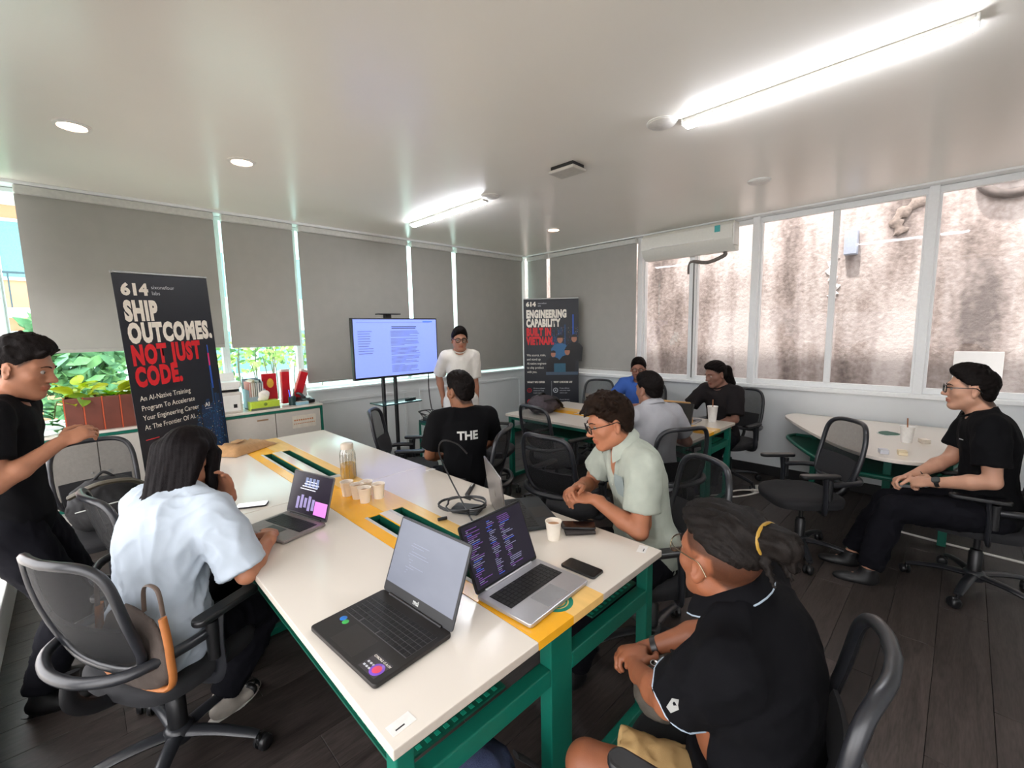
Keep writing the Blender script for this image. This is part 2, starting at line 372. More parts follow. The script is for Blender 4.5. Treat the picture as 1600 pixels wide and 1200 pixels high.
# scars in the old render: a slanting patch where a stair once ran, and two thin ledges
b = B(); 
pts = [(6.345, .55, 2.62), (6.34, .60, 2.78), (6.34, .44, 2.92), (6.34, .30, 3.10)]
b.tube(catmull(pts, 6), [.05+.02*math.sin(i*1.7) for i in range(19)], 8, flat=.3, up=(1, 0, 0)); struct('trim_20', b, mat('rough_mortar', (120, 108, 100), .95, var=.3, nscale=25, bump=.8, bscale=60), nb)
b = B(); b.tube(catmull([(6.345, 1.12, 2.45), (6.34, 1.16, 2.3), (6.34, 1.10, 2.12), (6.345, 1.13, 2.0)], 6), [.03+.025*math.sin(i*2.1+1) for i in range(19)], 8, flat=.3, up=(1, 0, 0)); struct('trim_21', b, mat('pale_mortar', (240, 238, 236), .9, var=.1, bump=.5, bscale=60), nb)
t = thing('wall_lamp', 'grey box lamp fixed to the stained wall outside the window', 'lamp', (6.30, .97, 2.58))
part('housing', B().bx(-.05, .05, -.06, .06, -.13, .13, .008), mat('lamp_grey', (150, 158, 172), .5), t); part('bracket', B().bx(.02, .05, -.03, .03, -.05, .05), M_black, t)
t = thing('vent_pipe', 'dark round vent with a pipe high on the stained wall outside', 'pipe', (6.30, -.22, 3.02))
rg = [(0, .22*math.cos(a), .17*math.sin(a)) for a in np.linspace(0, 2*PI, 24, endpoint=False)]
part('ring', B().tube(rg, .045, 8, True), mat('dark_stain', (92, 84, 80), .9, var=.3, nscale=20), t)
part('pipe', B().tube([(0, -.05, .3), (0, -.02, .05), (0, .03, -.04)], .06, 12), mat('pipe_grey', (176, 180, 186), .5), t)
t = thing('pane_reflection', 'white square at the outer wall, imitating a reflection in the window', 'sheet', (6.30, -.10, 1.05)); part('panel', B().bx(-.02, .0, -.17, .17, 0, .34, .004), M_white, t)  # white panel stands in for a bright reflection in the window glass

struct('ground_outside', B().bx(-40, 40, YB+.4, 60, -.6, -.5), mat('pale_paving', (196, 192, 186), .9, var=.1, nscale=2))
struct('ground_left', B().bx(-40, XL-.4, -20, YB+.4, -.6, -.5), mat('grey_paving', (150, 147, 142), .9, var=.1, nscale=2))
struct('ground_alley', B().bx(XR+.14, 6.6, -6, 9, -.6, -.5), mat('pale_paving', (196, 192, 186)))
M_win = mat('far_window_glass', (120, 140, 150), .15, var=.1)
def building(name, label, loc, w, d, h, floors, bays, wallrgb, rz=0., balc=True):
    t = thing(name, label, 'building', loc, rz)
    part('wall', B().bx(-w/2, w/2, 0, d, 0, h, .02), mat('facade_%d_%d_%d' % wallrgb, wallrgb, .85, var=.06, nscale=1.5), t)
    fh = h/floors; bwid = w/bays
    wm = B().bx(-.5, .5, -.04, .02, 0, 1.4).mesh('window', M_win, False); fm = None
    for f in range(floors):
        for k in range(bays):
            x = -w/2+bwid*(k+.5)
            o = link('window', wm, t, (x, 0, f*fh+.95)); 
            b = B()
            for (a0, a1, c0, c1) in ((-.56, .56, 1.4, 1.48), (-.56, .56, -.08, 0), (-.56, -.5, 0, 1.4), (.5, .56, 0, 1.4), (-.03, .03, 0, 1.4)): b.bx(a0, a1, -.07, -.0, c0, c1)
            if fm is None: fm = b.mesh('window_frame', M_white, False)
            else: b.bm.free()
            link('window_frame', fm, o)
        if balc and f:
            z = f*fh
            sl = part('balcony', B().bx(-w/2, w/2, -1.0, 0, z-.1, z+.12, .01), M_white, t)
            b = B(); b.bx(-w/2, w/2, -.98, -.94, z+.95, z+1.0)
            for k in range(int(w/.35)): b.bx(-w/2+.1+k*.35, -w/2+.13+k*.35, -.97, -.95, z+.12, z+.95)
            part('railing', b, mat('rail_dark', (70, 76, 88), .5), sl, kind='stuff')
    return t
building('apartment_house', 'orange and cream house with balconies seen past the left blind', (-2.3, 17.5, -.5), 5.2, 5, 8.6, 3, 3, (238, 150, 120))
building('office_house', 'grey house with windows seen under the half drawn blind', (4.4, 17, -.5), 5.0, 5, 7.5, 3, 4, (196, 200, 206), 0, False)
def foliage(n, c, r, ls, mats, parent, name='foliage', seed=1, flat=.6):
    rnd = random.Random(seed); b = B()
    for i in range(n):
        a = rnd.random()*2*PI; ph = math.acos(2*rnd.random()-1); q = rnd.random()**.4
        p = Vector((c[0]+r[0]*q*math.cos(a)*math.sin(ph), c[1]+r[1]*q*math.sin(a)*math.sin(ph), c[2]+r[2]*q*math.cos(ph)))
        R = Euler((rnd.random()*6, rnd.random()*6, rnd.random()*6)).to_matrix(); s = ls*(.6+.8*rnd.random())
        vs = [b.bm.verts.new(p+R@Vector(v)*s) for v in ((0, -1, 0), (.45, -.2, .12), (.3, .5, .1), (0, 1, -.05), (-.3, .5, .1), (-.45, -.2, .12))]
        f = b.bm.faces.new(vs); f.material_index = rnd.randrange(len(mats))
    return part(name, b, mats, parent, smooth=False, kind='stuff')
M_leaf = mat('leaf_green', (118, 148, 92), .6, var=.3, nscale=6); M_leaf2 = mat('leaf_dark', (92, 124, 84), .6, var=.3, nscale=6); M_leafy = mat('leaf_yellow', (200, 204, 120), .6, var=.2)
M_bark = mat('bark', (120, 104, 88), .9, var=.2, bump=.5)
def tree(label, loc, h, r, mats, n, seed):
    t = thing('tree', label, 'tree', loc); 
    part('trunk', B().tube([(0, 0, 0), (.05, 0, h*.3), (-.04, .05, h*.7)], [.1, .08, .04], 8), M_bark, t)
    foliage(n, (0, 0, h*.68), (r, r, h*.42), .13, mats, t, seed=seed)
tree('dark green bushy tree outside behind the leafy planter', (.05, 10.2, -.5), 2.7, .62, [M_leaf, M_leaf2], 900, 3)
tree('small dark green tree outside, left of the bushy one', (-1.7, 12.0, -.5), 2.6, .8, [M_leaf, M_leaf2], 900, 4)
t = thing('shrub', 'thin branched yellow green shrub outside the window above the files', 'shrub', (1.9, 6.5, -.5))
rb = random.Random(5)
for k in range(14):
    x = -.75+1.5*rb.random(); y = .4*rb.random(); b = B(); P = [Vector((x*.6, y, 0))]
    for j in range(5): P.append(P[-1]+Vector((.12*(rb.random()-.35)+x*.12, .05*(rb.random()-.5), .34+.1*rb.random())))
    b.tube(catmull(P, 3), [.014*(1-i/18) + .003 for i in range(16)], 5); part('branch', b, M_bark, t)
for k in range(5): foliage(90, (-.6+k*.3, .2, 1.75+.25*rb.random()), (.22, .2, .3), .05, [M_leafy, M_leaf, M_leafy], t, seed=20+k)
t = thing('parked_van', 'white van body parked outside the small window', 'van', (3.3, 10.5, -.5)) if False else None

# ------------------------------------------------------------------ things on the ceiling and walls
M_tube = mat('led_diffuser', (246, 248, 255), .3, emit=32.0, var=0.)
def tube_light(label, x, y0, y1):
    t = thing('tube_light', label, 'ceiling light', (x, (y0+y1)/2, ZC), 0, 'linear lamps on the ceiling'); L = y1-y0
    part('housing', B().bx(-.032, .032, -L/2, L/2, -.022, 0, .006), M_white, t); part('end_cap', B().bx(-.034, .034, L/2, L/2+.012, -.032, 0, .004), M_white, t); part('end_cap', B().bx(-.034, .034, -L/2-.012, -L/2, -.032, 0, .004), M_white, t)
    part('diffuser', B().bx(-.024, .024, -L/2+.004, L/2-.004, -.046, -.0215, .006), M_tube, t)
tube_light('long white tube lamp on the ceiling at the upper right', 2.68, .06, 1.24)
tube_light('white tube lamp on the ceiling in front of the television', 2.805, 3.16, 4.36)
M_warm = mat('warm_lamp', (255, 205, 175), .3, emit=14.0, var=0.); M_ring = mat('white_ring', (225, 222, 216), .4)
for x, y, lab in ((.124, 3.627, 'warm round downlight at the left end of the ceiling'), (.963, 3.603, 'warm round downlight on the ceiling above the tall left banner'), (4.266, 3.575, 'small warm downlight on the ceiling near the room corner')):
    t = thing('downlight', lab, 'downlight', (x, y, ZC), 0, 'warm recessed downlights'); part('ring', B().lathe([(.062, 0), (.085, 0), (.085, -.008), (.066, -.012), (.062, -.004)], 28, cap=False), M_ring, t)
    part('lens', B().lathe([(.062, -.004), (.05, -.007), (.001, -.008)], 28), M_warm, t)
for x, y, lab in ((2.60, 1.345, 'pale round disc cover on the ceiling at the end of the long tube lamp'), (4.203, 1.299, 'white round disc cover on the ceiling near the right windows'), (2.79, 3.07, 'small white disc cover on the ceiling at the end of the shorter tube lamp')):
    t = thing('ceiling_disc', lab, 'disc cover', (x, y, ZC), 0, 'unlit disc covers'); part('cover', B().lathe([(.08, 0), (.08, -.012), (.07, -.018), (.001, -.02)], 28), M_ring, t); part('rim', B().lathe([(.08, 0), (.088, 0), (.088, -.006), (.08, -.008)], 28, cap=False), M_white, t)
t = thing('access_point', 'grey rectangular box fixed to the middle of the ceiling', 'box', (2.74, 2.16, ZC), R_(92))
part('mount', B().bx(-.10, .10, -.07, .07, -.03, 0), M_black, t); part('cover', B().bx(-.115, .115, -.085, .085, -.05, -.026, .01), mat('device_grey', (196, 192, 184), .5), t)
# air conditioner
t = thing('air_conditioner', 'white split air conditioner unit high on the right wall', 'air conditioner', (XR-.02, 2.42, 2.53))
prof = [(-.0, 0), (-.10, -.0), (-.17, .05), (-.215, .12), (-.22, .20), (-.20, .27), (-.16, .31), (0, .31)]
b = B(); M = Matrix(((1, 0, 0, 0), (0, 0, 1, 0), (0, 1, 0, 0), (0, 0, 0, 1))); b.prism(prof, -.55, .55, .006, M); part('casing', b, mat('ac_white', (226, 226, 218), .35, var=.02), t)
part('louvre', B().box((-.135, -.02, .035), (.012, 1.0, .075), .004, Euler((0, R_(-52), 0)).to_matrix()), mat('ac_louvre', (60, 60, 60), .4), t)
part('front_panel', B().tube([(-.222, -.35, .13), (-.224, .42, .13)], .006, 8), M_white, t, label='bright seam line of the front panel')
part('energy_label', B().bx(-.224, -.2205, -.42, -.36, .2, .27), mat('label_teal', (70, 170, 170), .5), t)
part('sensor_cap', B().bx(-.2, -.06, -.565, -.548, .05, .28, .01), M_white, t)
b = B(); b.tube(catmull([(-.05, -.42, .0), (-.03, -.40, -.04), (.0, -.2, -.09), (.02, .0, -.06), (.03, .03, -.2)], 6), .022, 8); part('hose', b, mat('hose_wrap', (120, 112, 106), .8, var=.2), t)
b = B(); b.tube([(XR-.035, 2.37, 2.45), (XR-.035, 2.37, 1.06)], .008, 6); tag(link('wall_cable', b.mesh('wall_cable', mat('cable_grey', (110, 108, 106), .6))), 'grey cable running down the window post under the air conditioner', 'cable')
# ------------------------------------------------------------------ desks
M_top = mat('white_laminate', (222, 214, 203), .16, var=.012, nscale=3, spec=.5)
M_edge = mat('laminate_edge', (196, 186, 174), .5, var=.04)
M_green = mat('green_steel', (10, 100, 82), .42, var=.05)
M_greend = mat('deep_green_tray', (8, 84, 66), .5, var=.05)
M_yel = mat('yellow_laminate', (246, 178, 40), .18, var=.05, nscale=6); M_pale = mat('maple_laminate', (240, 196, 120), .18, var=.06, nscale=4, stretch=(8, 1, 1))
M_steel = mat('grey_steel_lip', (188, 190, 186), .4)
def desk(label, x0, y0, w, L, modules, slots, yel=True):
    t = thing('shared_desk', label, 'desk', (x0, y0, 0)); H = .75; th = .028; s0, s1 = .49*w/1.265, .83*w/1.265; m = L/modules
    for k in range(modules):
        a, c = k*m+.0015, (k+1)*m-.0015
        for (u0, u1) in ((0, s0-.0008), (s1+.0008, w)):
            b = B(); b.bx(u0, u1, a, c, H-th, H, .003); me = b.mesh('worktop', [M_top, M_edge], False)
            for f in me.polygons:
                if abs(f.normal.z) < .5: f.material_index = 1
            link('worktop', me, t)
        # centre strip, split in two colours, open where the cable slots are
        sm = (s0+s1)/2
        sl = [s for s in slots if a-.01 <= s[0] and s[1] <= c+.01]
        for (u0, u1, mm, nm) in ((s0, sm-.0006, M_yel if yel else M_pale, 'centre_strip'), (sm+.0006, s1, M_pale, 'centre_strip')):
            b = B(); lo = a; cut0, cut1 = (u0+.065, u1-.030) if u0 == s0 else (u0+.030, u1-.065)
            for (y1, y2) in sl:
                b.bx(u0, u1, lo, y1, H-th, H); b.bx(u0, cut0, y1, y2, H-th, H); b.bx(cut1, u1, y1, y2, H-th, H); lo = y2
            b.bx(u0, u1, lo, c, H-th, H); part(nm, b, mm, t, smooth=False, kind='stuff' if sl else None)
            for (y1, y2) in sl:
                g = B(); g.bx(cut0, cut1, y1, y2, H-.11, H-.105); g.bx(cut0, cut0+.003, y1, y2, H-.105, H-.004); g.bx(cut1-.003, cut1, y1, y2, H-.105, H-.004); g.bx(cut0, cut1, y1, y1+.003, H-.105, H-.004); g.bx(cut0, cut1, y2-.003, y2, H-.105, H-.004)
                tr = part('cable_tray', g, M_greend, t, smooth=False, kind='stuff')
                g = B(); w_ = .012
                g.bx(cut0-.004, cut0+w_, y1-.004, y2+.004, H-.002, H+.0015); g.bx(cut0-.004, cut1+.004, y1-.004, y1+.05, H-.002, H+.0015); part('slot_lip', g, M_steel, tr, smooth=False)
        for (y1, y2) in sl: part('divider', B().bx(sm-.026, sm+.026, y1-.004, y2+.004, H, H+.0015), M_top, t, smooth=False)
    lg = .05
    ys = [.03] + [k*m for k in range(1, modules)] + [L-.03-lg]
    def leg(x, y, sx=lg): part('leg', B().bx(x, x+sx, y, y+lg, 0, H-th, .004), M_green, t)
    for y in ys:
        leg(.02, y); leg(w-.02-lg, y); leg(w/2-.055, y, .11)
        for (u0, u1) in ((.07, w/2-.055), (w/2+.055, w-.07)):
            part('end_rail', B().bx(u0, u1, y+.01, y+.04, .68, H-th, .003), M_green, t); part('end_rail', B().bx(u0, u1, y, y+.05, .53, .59, .004), M_green, t)
            part('foot_rail', B().bx(u0, u1, y+.005, y+.045, 0.01, .05, .004), M_green, t)
    for k in range(modules):
        for (u0, u1) in ((.05, s0-.06), (s1+.06, w-.05)):
            y1, y2 = k*m+.09, (k+1)*m-.06
            part('storage_tray', B().bx(u0, u1, y1, y2, .585, .592), M_greend, t)
            b = B(); nx = int((u1-u0)/.03)
            for i in range(nx):
                for j in range(0, 12): b.bx(u0+.008+i*.03, u0+.022+i*.03, y1+.008+j*.03, y1+.022+j*.03, .592, .5935)
            part('tray_perforation', b, mat('tray_holes', (20, 150, 122), .5), t, smooth=False, kind='stuff')
    for x in (.02, w-.02-lg):
        part('side_rail', B().bx(x+.005, x+.045, .08, L-.08, .686, H-th, .003), M_green, t)
    return t
desk('long white topped shared desk with yellow centre strip and green steel frame in the foreground', .425, .834, 1.262, 3.54, 2, [(.24, 1.24), (2.0, 2.98)])
desk('white topped green framed desk at the back where three people sit', 3.44, 1.52, 1.10, 2.1, 1, [(.75, 1.5)])
# printed round emblems at the near end of the yellow strip
def emblem(x, y):
    t = thing('round_emblem', 'x', 'emblem', (x, y, .7505)); n = 40
    g = mat('emblem_green', (0, 128, 104), .4)
    part('ring', B().lathe([(.060, 0), (.060, .0006), (.045, .0006), (.045, 0)], n, cap=False), g, t); part('inner_ring', B().lathe([(.040, 0), (.040, .0006), (.034, .0006), (.034, 0)], n, cap=False), g, t)
    b = B(); b.bx(-.018, .018, -.016, .006, 0, .0006); b.bx(-.012, .012, .006, .02, 0, .0006); b.bx(-.024, -.018, -.01, .0, 0, .0006); part('device', b, g, t, smooth=False, kind='stuff'); return t
emblem(1.105, .93)['label'] = 'round green emblem on the yellow strip at the laptop corner'
emblem(1.19, .975)['label'] = 'round green emblem on the pale strip beside the dark phone'
# asset tags (plain white, their codes left out)
for x, y, rz, lab in ((.475, .885, .05, 'white asset tag at the near corner of the long desk'), (1.64, .90, .3, 'white asset tag at the right corner of the long desk'), (1.66, 2.50, .1, 'white asset tag on the desk edge near the laptop charger'), (3.53, 1.57, 0, 'small white asset tag at the near corner of the back desk')):
    t = thing('asset_tag', lab, 'sticker', (x, y, .7502), rz, 'asset tags on the desks'); part('label', B().bx(-.032, .032, -.018, .018, 0, .0008), mat('tag_white', (226, 224, 220), .5), t)
    part('printed_line', B().bx(-.02, .005, -.009, -.005, .0008, .0011), M_dark, t)
# ------------------------------------------------------------------ oval side table
t = thing('side_table', 'rounded white table with green frame against the right wall', 'table', (0, 0, 0))
ctrl = [(5.44, 1.22), (5.25, 1.27), (5.0, 1.16), (4.6, .93), (4.2, .66), (4.0, .46), (3.95, .28), (4.02, .10), (4.25, -.02), (4.8, -.12), (5.2, -.22), (5.44, -.30)]
outl = [(p.x, p.y) for p in catmull([(x, y, 0) for x, y in ctrl], 6)]
b = B(); b.prism(outl, .722, .75, .006); me = b.mesh('tabletop', [M_top, M_edge]); 
link('tabletop', me, t)
hole = [(4.87+.11*math.cos(a)*(1 if math.sin(a) > 0 else .8), .40+.075*math.sin(a)) for a in np.linspace(0, 2*PI, 24, endpoint=False)]
part('cable_hole', B().prism(hole, .7502, .7512), M_greend, t); part('hole_lip', B().tube([(x, y, .751) for x, y in hole], .004, 6, True), M_steel, t)
sh = [(4.6+(x-4.6)*.86, .45+(y-.45)*.86) for x, y in outl]
sm_ = [(max(min(x, 5.3), 4.2), y+.06) for x, y in sh]
part('lower_shelf', B().prism(sm_, .52, .535, .004), M_greend, t)
part('shelf_rim', B().tube([(x, y, .545) for x, y in sm_], .016, 8, True), M_green, t)
for x, y in ((4.35, .35), (5.25, 1.0), (4.55, .02), (5.2, -.1)): part('leg', B().bx(x-.025, x+.025, y-.025, y+.025, 0, .722, .004), M_green, t)
part('foot_rail', B().bx(4.35, 5.2, .32, .37, .02, .06, .004), M_green, t); part('stretcher', B().bx(4.35, 5.25, .33, .37, .3, .36, .004), M_green, t)
# ------------------------------------------------------------------ storage cabinets under the window
def cabinet(label, x0, x1, y0, y1, H, doors, sign=False):
    t = thing('storage_cabinet', label, 'cabinet', (x0, y0, 0), 0, 'low cabinets under the window'); w = x1-x0; d = y1-y0; fr = .022
    part('carcass', B().bx(fr, w-fr, .02, d, .06, H-.045), mat('cabinet_white', (206, 202, 194), .5, var=.02), t)
    part('countertop', B().bx(0, w, -.02, d, H-.02, H, .003), M_top, t)
    part('top_rail', B().bx(0, w, -.012, .02, H-.045, H-.021), M_green, t)
    for x in (0, w-fr): part('side_post', B().bx(x, x+fr, -.012, .02, 0, H-.045), M_green, t)
    part('base_rail', B().bx(fr, w-fr, -.012, .02, .34, .362), M_green, t); part('plinth', B().bx(.02, w-.02, .04, d, 0, .06), M_dark, t)
    dw = (w-2*fr)/doors
    for k in range(doors):
        dr = part('door', B().bx(fr+k*dw+.003, fr+(k+1)*dw-.003, -.006, .018, .366, H-.05, .002), mat('door_grey', (196, 190, 180), .5, var=.02), t)
        x = fr+(k+1)*dw-.05 if k % 2 == 0 else fr+k*dw+.05
        part('lock', B().lathe([(.009, 0), (.009, .01), (.001, .012)], 12), M_steel, dr, (x, -.006, .62), (PI/2, 0, 0))
    return t
cabinet('left white cabinet with green edges carrying the leafy planter', -.36, .92, 4.82, 5.17, .95, 3)
c = cabinet('white cabinet with green edges and two doors beside the tall banner', .925, 1.86, 4.82, 5.17, .95, 2)
sg = part('notice', B().bx(.62, .86, -.0075, -.006, .72, .85), mat('notice_paper', (214, 206, 190), .6), c)
for k, (s, z, col) in enumerate((('CABINET', .80, (200, 110, 60)), ('please close the door', .765, (80, 76, 70)))):
    link('lettering', text_mesh(s, .03, mat('ink_%d_%d_%d' % col, col, .6), .001, .9), sg, (.64, -.0078, z), (PI/2, 0, 0)) if False else None
b = B(); 
for k in range(9): b.bx(.64+k*.022, .655+k*.022, -.0085, -.0076, .795, .81)
for k in range(12): b.bx(.635+k*.018, .647+k*.018, -.0085, -.0076, .762, .770)
part('printing', b, mat('ink_orange', (190, 120, 70), .6), sg, smooth=False, kind='stuff')
part('name_plate', B().bx(.30, .40, -.0078, -.006, .845, .86), mat('plate_bronze', (150, 120, 90), .4), c)
# ------------------------------------------------------------------ office chairs
M_mesh = mesh_fabric('chair_mesh', (22, 22, 24), .36); M_fab = mat('seat_fabric', (26, 26, 29), .85, var=.15, bump=.3, bscale=700); M_frame = mat('chair_frame', (38, 39, 43), .3, var=.08)
M_chrome = mat('chrome', (200, 200, 204), .15, 1.)
def back_pt(u, v):
    """surface of the chair back: u in -1..1 across, v in 0..1 up"""
    w = .215-.03*(v-.45)**2*2
    return Vector((u*w, -.235-.10*v-.03*math.sin(v*2.4)+.055*u*u*(.5+.5*v) + .02, .56+.43*v))
def back_n(u, v):
    e = .01; a = back_pt(u+e, v)-back_pt(u-e, v); c = back_pt(u, v+e)-back_pt(u, v-e); return a.cross(c).normalized()
def sq(th, e=.42): return (math.copysign(abs(math.cos(th))**e, math.cos(th)), .5+.5*math.copysign(abs(math.sin(th))**e, math.sin(th)))
def chair_meshes():
    D = {}
    out = [sq(2*PI*i/72) for i in range(72)]
    D['back_frame'] = B().tube([back_pt(u, v) for u, v in out], .016, 8, True, flat=1.0).mesh('back_frame', M_frame)
    b = B(); rings = []
    for k in range(9):
        q = k/8*.97; rings.append([b.bm.verts.new(back_pt(u*q, .5+(v-.5)*q)) for u, v in out]) if k else rings.append([b.bm.verts.new(back_pt(0, .5))])
    for i in range(72): b.bm.faces.new((rings[0][0], rings[1][i], rings[1][(i+1) % 72]))
    for A, C in zip(rings[1:], rings[2:]):
        for i in range(72): b.bm.faces.new((A[i], C[i], C[(i+1) % 72], A[(i+1) % 72]))
    D['back_mesh'] = b.mesh('back_mesh', M_mesh)
    D['lumbar_panel'] = B().sheet(lambda u, v: (back_pt((u*2-1)*.86, .06+.36*v)+Vector((0, .012, 0)), back_n((u*2-1)*.86, .06+.36*v)), 10, 5, .012).mesh('lumbar_panel', M_fab)
    # curved bar hugging the lower back, and the spine below the seat
    P = [(-.255, .0, .60), (-.25, -.14, .605), (-.2, -.26, .60), (-.1, -.315, .595), (0, -.33, .595), (.1, -.315, .595), (.2, -.26, .60), (.25, -.14, .605), (.255, .0, .60)]
    D['back_support'] = B().tube(catmull(P, 4), .019, 8).mesh('back_support', M_frame)
    D['spine'] = B().tube(catmull([(0, -.30, .60), (0, -.31, .50), (0, -.24, .43), (0, -.1, .40)], 5), .026, 8, flat=.5, up=None).mesh('spine', M_black)
    # seat cushion
    b = B(); n = 40; outl = [(.245*math.copysign(abs(math.cos(a))**.55, math.cos(a)), .02+.235*math.copysign(abs(math.sin(a))**.6, math.sin(a))) for a in np.linspace(0, 2*PI, n, endpoint=False)]
    lay = [(.80, .405, 0), (.97, .415, 0), (1.0, .445, 0), (.985, .468, 1), (.9, .480, 1), (.7, .484, 1), (.35, .482, 1)]
    rr = []
    for (q, z, top) in lay: rr.append([b.bm.verts.new((x*q, .02+(y-.02)*q, z - (.02*max(0, (y-.12)/.13)**2*q if top else .012*max(0, (y-.12)/.13)**2))) for x, y in outl])
    for A, C in zip(rr, rr[1:]):
        for i in range(n): b.bm.faces.new((A[i], A[(i+1) % n], C[(i+1) % n], C[i]))
    b.bm.faces.new(rr[0][::-1]); b.bm.faces.new(rr[-1]); D['seat'] = b.mesh('seat', M_fab)
    for s, nm in ((-1, 'armrest_l'), (1, 'armrest_r')):
        x = s*.268
        D[nm] = B().tube(catmull([(s*.15, -.02, .40), (s*.235, -.01, .40), (x, .0, .44), (x, .0, .55), (x, .01, .655)], 5), .024, 8, flat=.55, up=(0, 1, 0)).mesh('armrest', M_frame)
        b = B(); b.prism(rrect(.062, .26, .03, 5), .655, .68, .008); me = b.mesh('arm_pad', M_black); me.transform(Matrix.Translation((x, .045, 0))); D[nm+'_pad'] = me
        D[nm+'_post'] = B().tube([(x, -.02, .50), (x, -.02, .645)], .021, 10).mesh('adjuster_post', M_black)
    D['mechanism'] = B().bx(-.08, .08, -.12, .1, .36, .405, .012).mesh('mechanism', M_black)
    D['gas_column'] = B().lathe([(.034, .10), (.034, .25), (.029, .255), (.029, .27), (.016, .275), (.016, .37)], 16).mesh('gas_column', M_black)
    b = B(); b.lathe([(.05, .075), (.055, .09), (.05, .125), (.036, .135)], 16); D['hub'] = b.mesh('hub', M_frame)
    b = B(); b.tube(catmull([(.03, 0, .105), (.15, 0, .105), (.27, 0, .088), (.315, 0, .078)], 4), [.03, .03, .029, .028, .027, .026, .025, .024, .023, .022, .021, .02, .02], 8, flat=.55); D['base_leg'] = b.mesh('base_leg', M_frame)
    b = B(); 
    b.lathe([(.012, -.028), (.026, -.026), (.03, -.018), (.03, -.008), (.012, -.005), (.012, .005), (.03, .008), (.03, .018), (.026, .026), (.012, .028)], 16); me = b.mesh('caster', M_black); me.transform(Matrix.Translation((.018, 0, .030)) @ Matrix.Rotation(PI/2, 4, 'X')); D['caster'] = me
    b = B(); b.tube([(0, 0, .03), (0, 0, .08)], .009, 8); b.box((.012, 0, .05), (.045, .018, .03), .008); D['caster_stem'] = b.mesh('caster_stem', M_black)
    return D
CH = chair_meshes()
def make_chair():
    t = thing('office_chair', 'x', 'chair', (0, 0, 0))
    bf = link('back_frame', CH['back_frame'], t); link('back_mesh', CH['back_mesh'], t); link('lumbar_panel', CH['lumbar_panel'], t); link('back_support', CH['back_support'], t); link('spine', CH['spine'], t); link('seat', CH['seat'], t)
    for nm in ('armrest_l', 'armrest_r'):
        a = link('armrest', CH[nm], t); link('arm_pad', CH[nm+'_pad'], a); link('adjuster_post', CH[nm+'_post'], a)
    link('mechanism', CH['mechanism'], t); link('gas_column', CH['gas_column'], t)
    base = link('star_base', CH['hub'], t)
    for k in range(5):
        a = R_(90+72*k); link('base_leg', CH['base_leg'], base, None, (0, 0, a))
        ca = link('caster', CH['caster'], t, (.315*math.cos(a), .315*math.sin(a), 0), (0, 0, a+.6*(k-2))); link('caster_stem', CH['caster_stem'], ca)
    return t
CHAIRS = [ # x, y, facing deg, label
 (.16, 2.12, 28, 'black mesh office chair holding the woman in the white blouse'),
 (.30, 2.74, 10, 'empty black chair with a grey edged back, right behind the woman in white'),
 (.07, 3.84, -82, 'black mesh chair with a backpack on its seat, in front of the left cabinet'),
 (2.12, 3.52, -40, 'empty mesh chair just in front of the television stand'),
 (2.01, 2.54, 122, 'mesh chair of the man in the black printed shirt seen from behind'),
 (2.46, 1.92, 2, 'empty round backed mesh chair between the two desks'),
 (3.26, 2.72, -8, 'empty black chair pushed against the near side of the back desk'),
 (3.04, 3.46, -62, 'dark empty chair beside the backpack end of the back desk'),
 (4.80, 3.42, 190, 'empty black chair in front of the smaller banner'),
 (2.04, 1.06, 146, 'black mesh chair of the man in the pale open shirt'),
 (3.10, 1.58, 62, 'black chair of the man in the grey polo shirt'),
 (4.98, 1.72, 172, 'black chair of the person with the long ponytail'),
 (4.92, 2.74, 190, 'black chair of the man in the blue polo shirt'),
 (3.72, .765, 132, 'empty black mesh chair with armrests beside the rounded side table'),
 (3.90, -.14, 96, 'black chair of the man in black glasses by the side table'),
 (1.11, .39, 97, 'large black chair in the near foreground holding the man with the hair bun')]
_ch0 = make_chair()
chairs = []
for i, (x, y, a, lab) in enumerate(CHAIRS):
    o = _ch0 if i == 0 else copy_tree(_ch0)
    o.location = (x, y, 0); o.rotation_euler = (0, 0, R_(a-90)); o['label'] = lab; o['group'] = 'office chairs'; chairs.append(o)
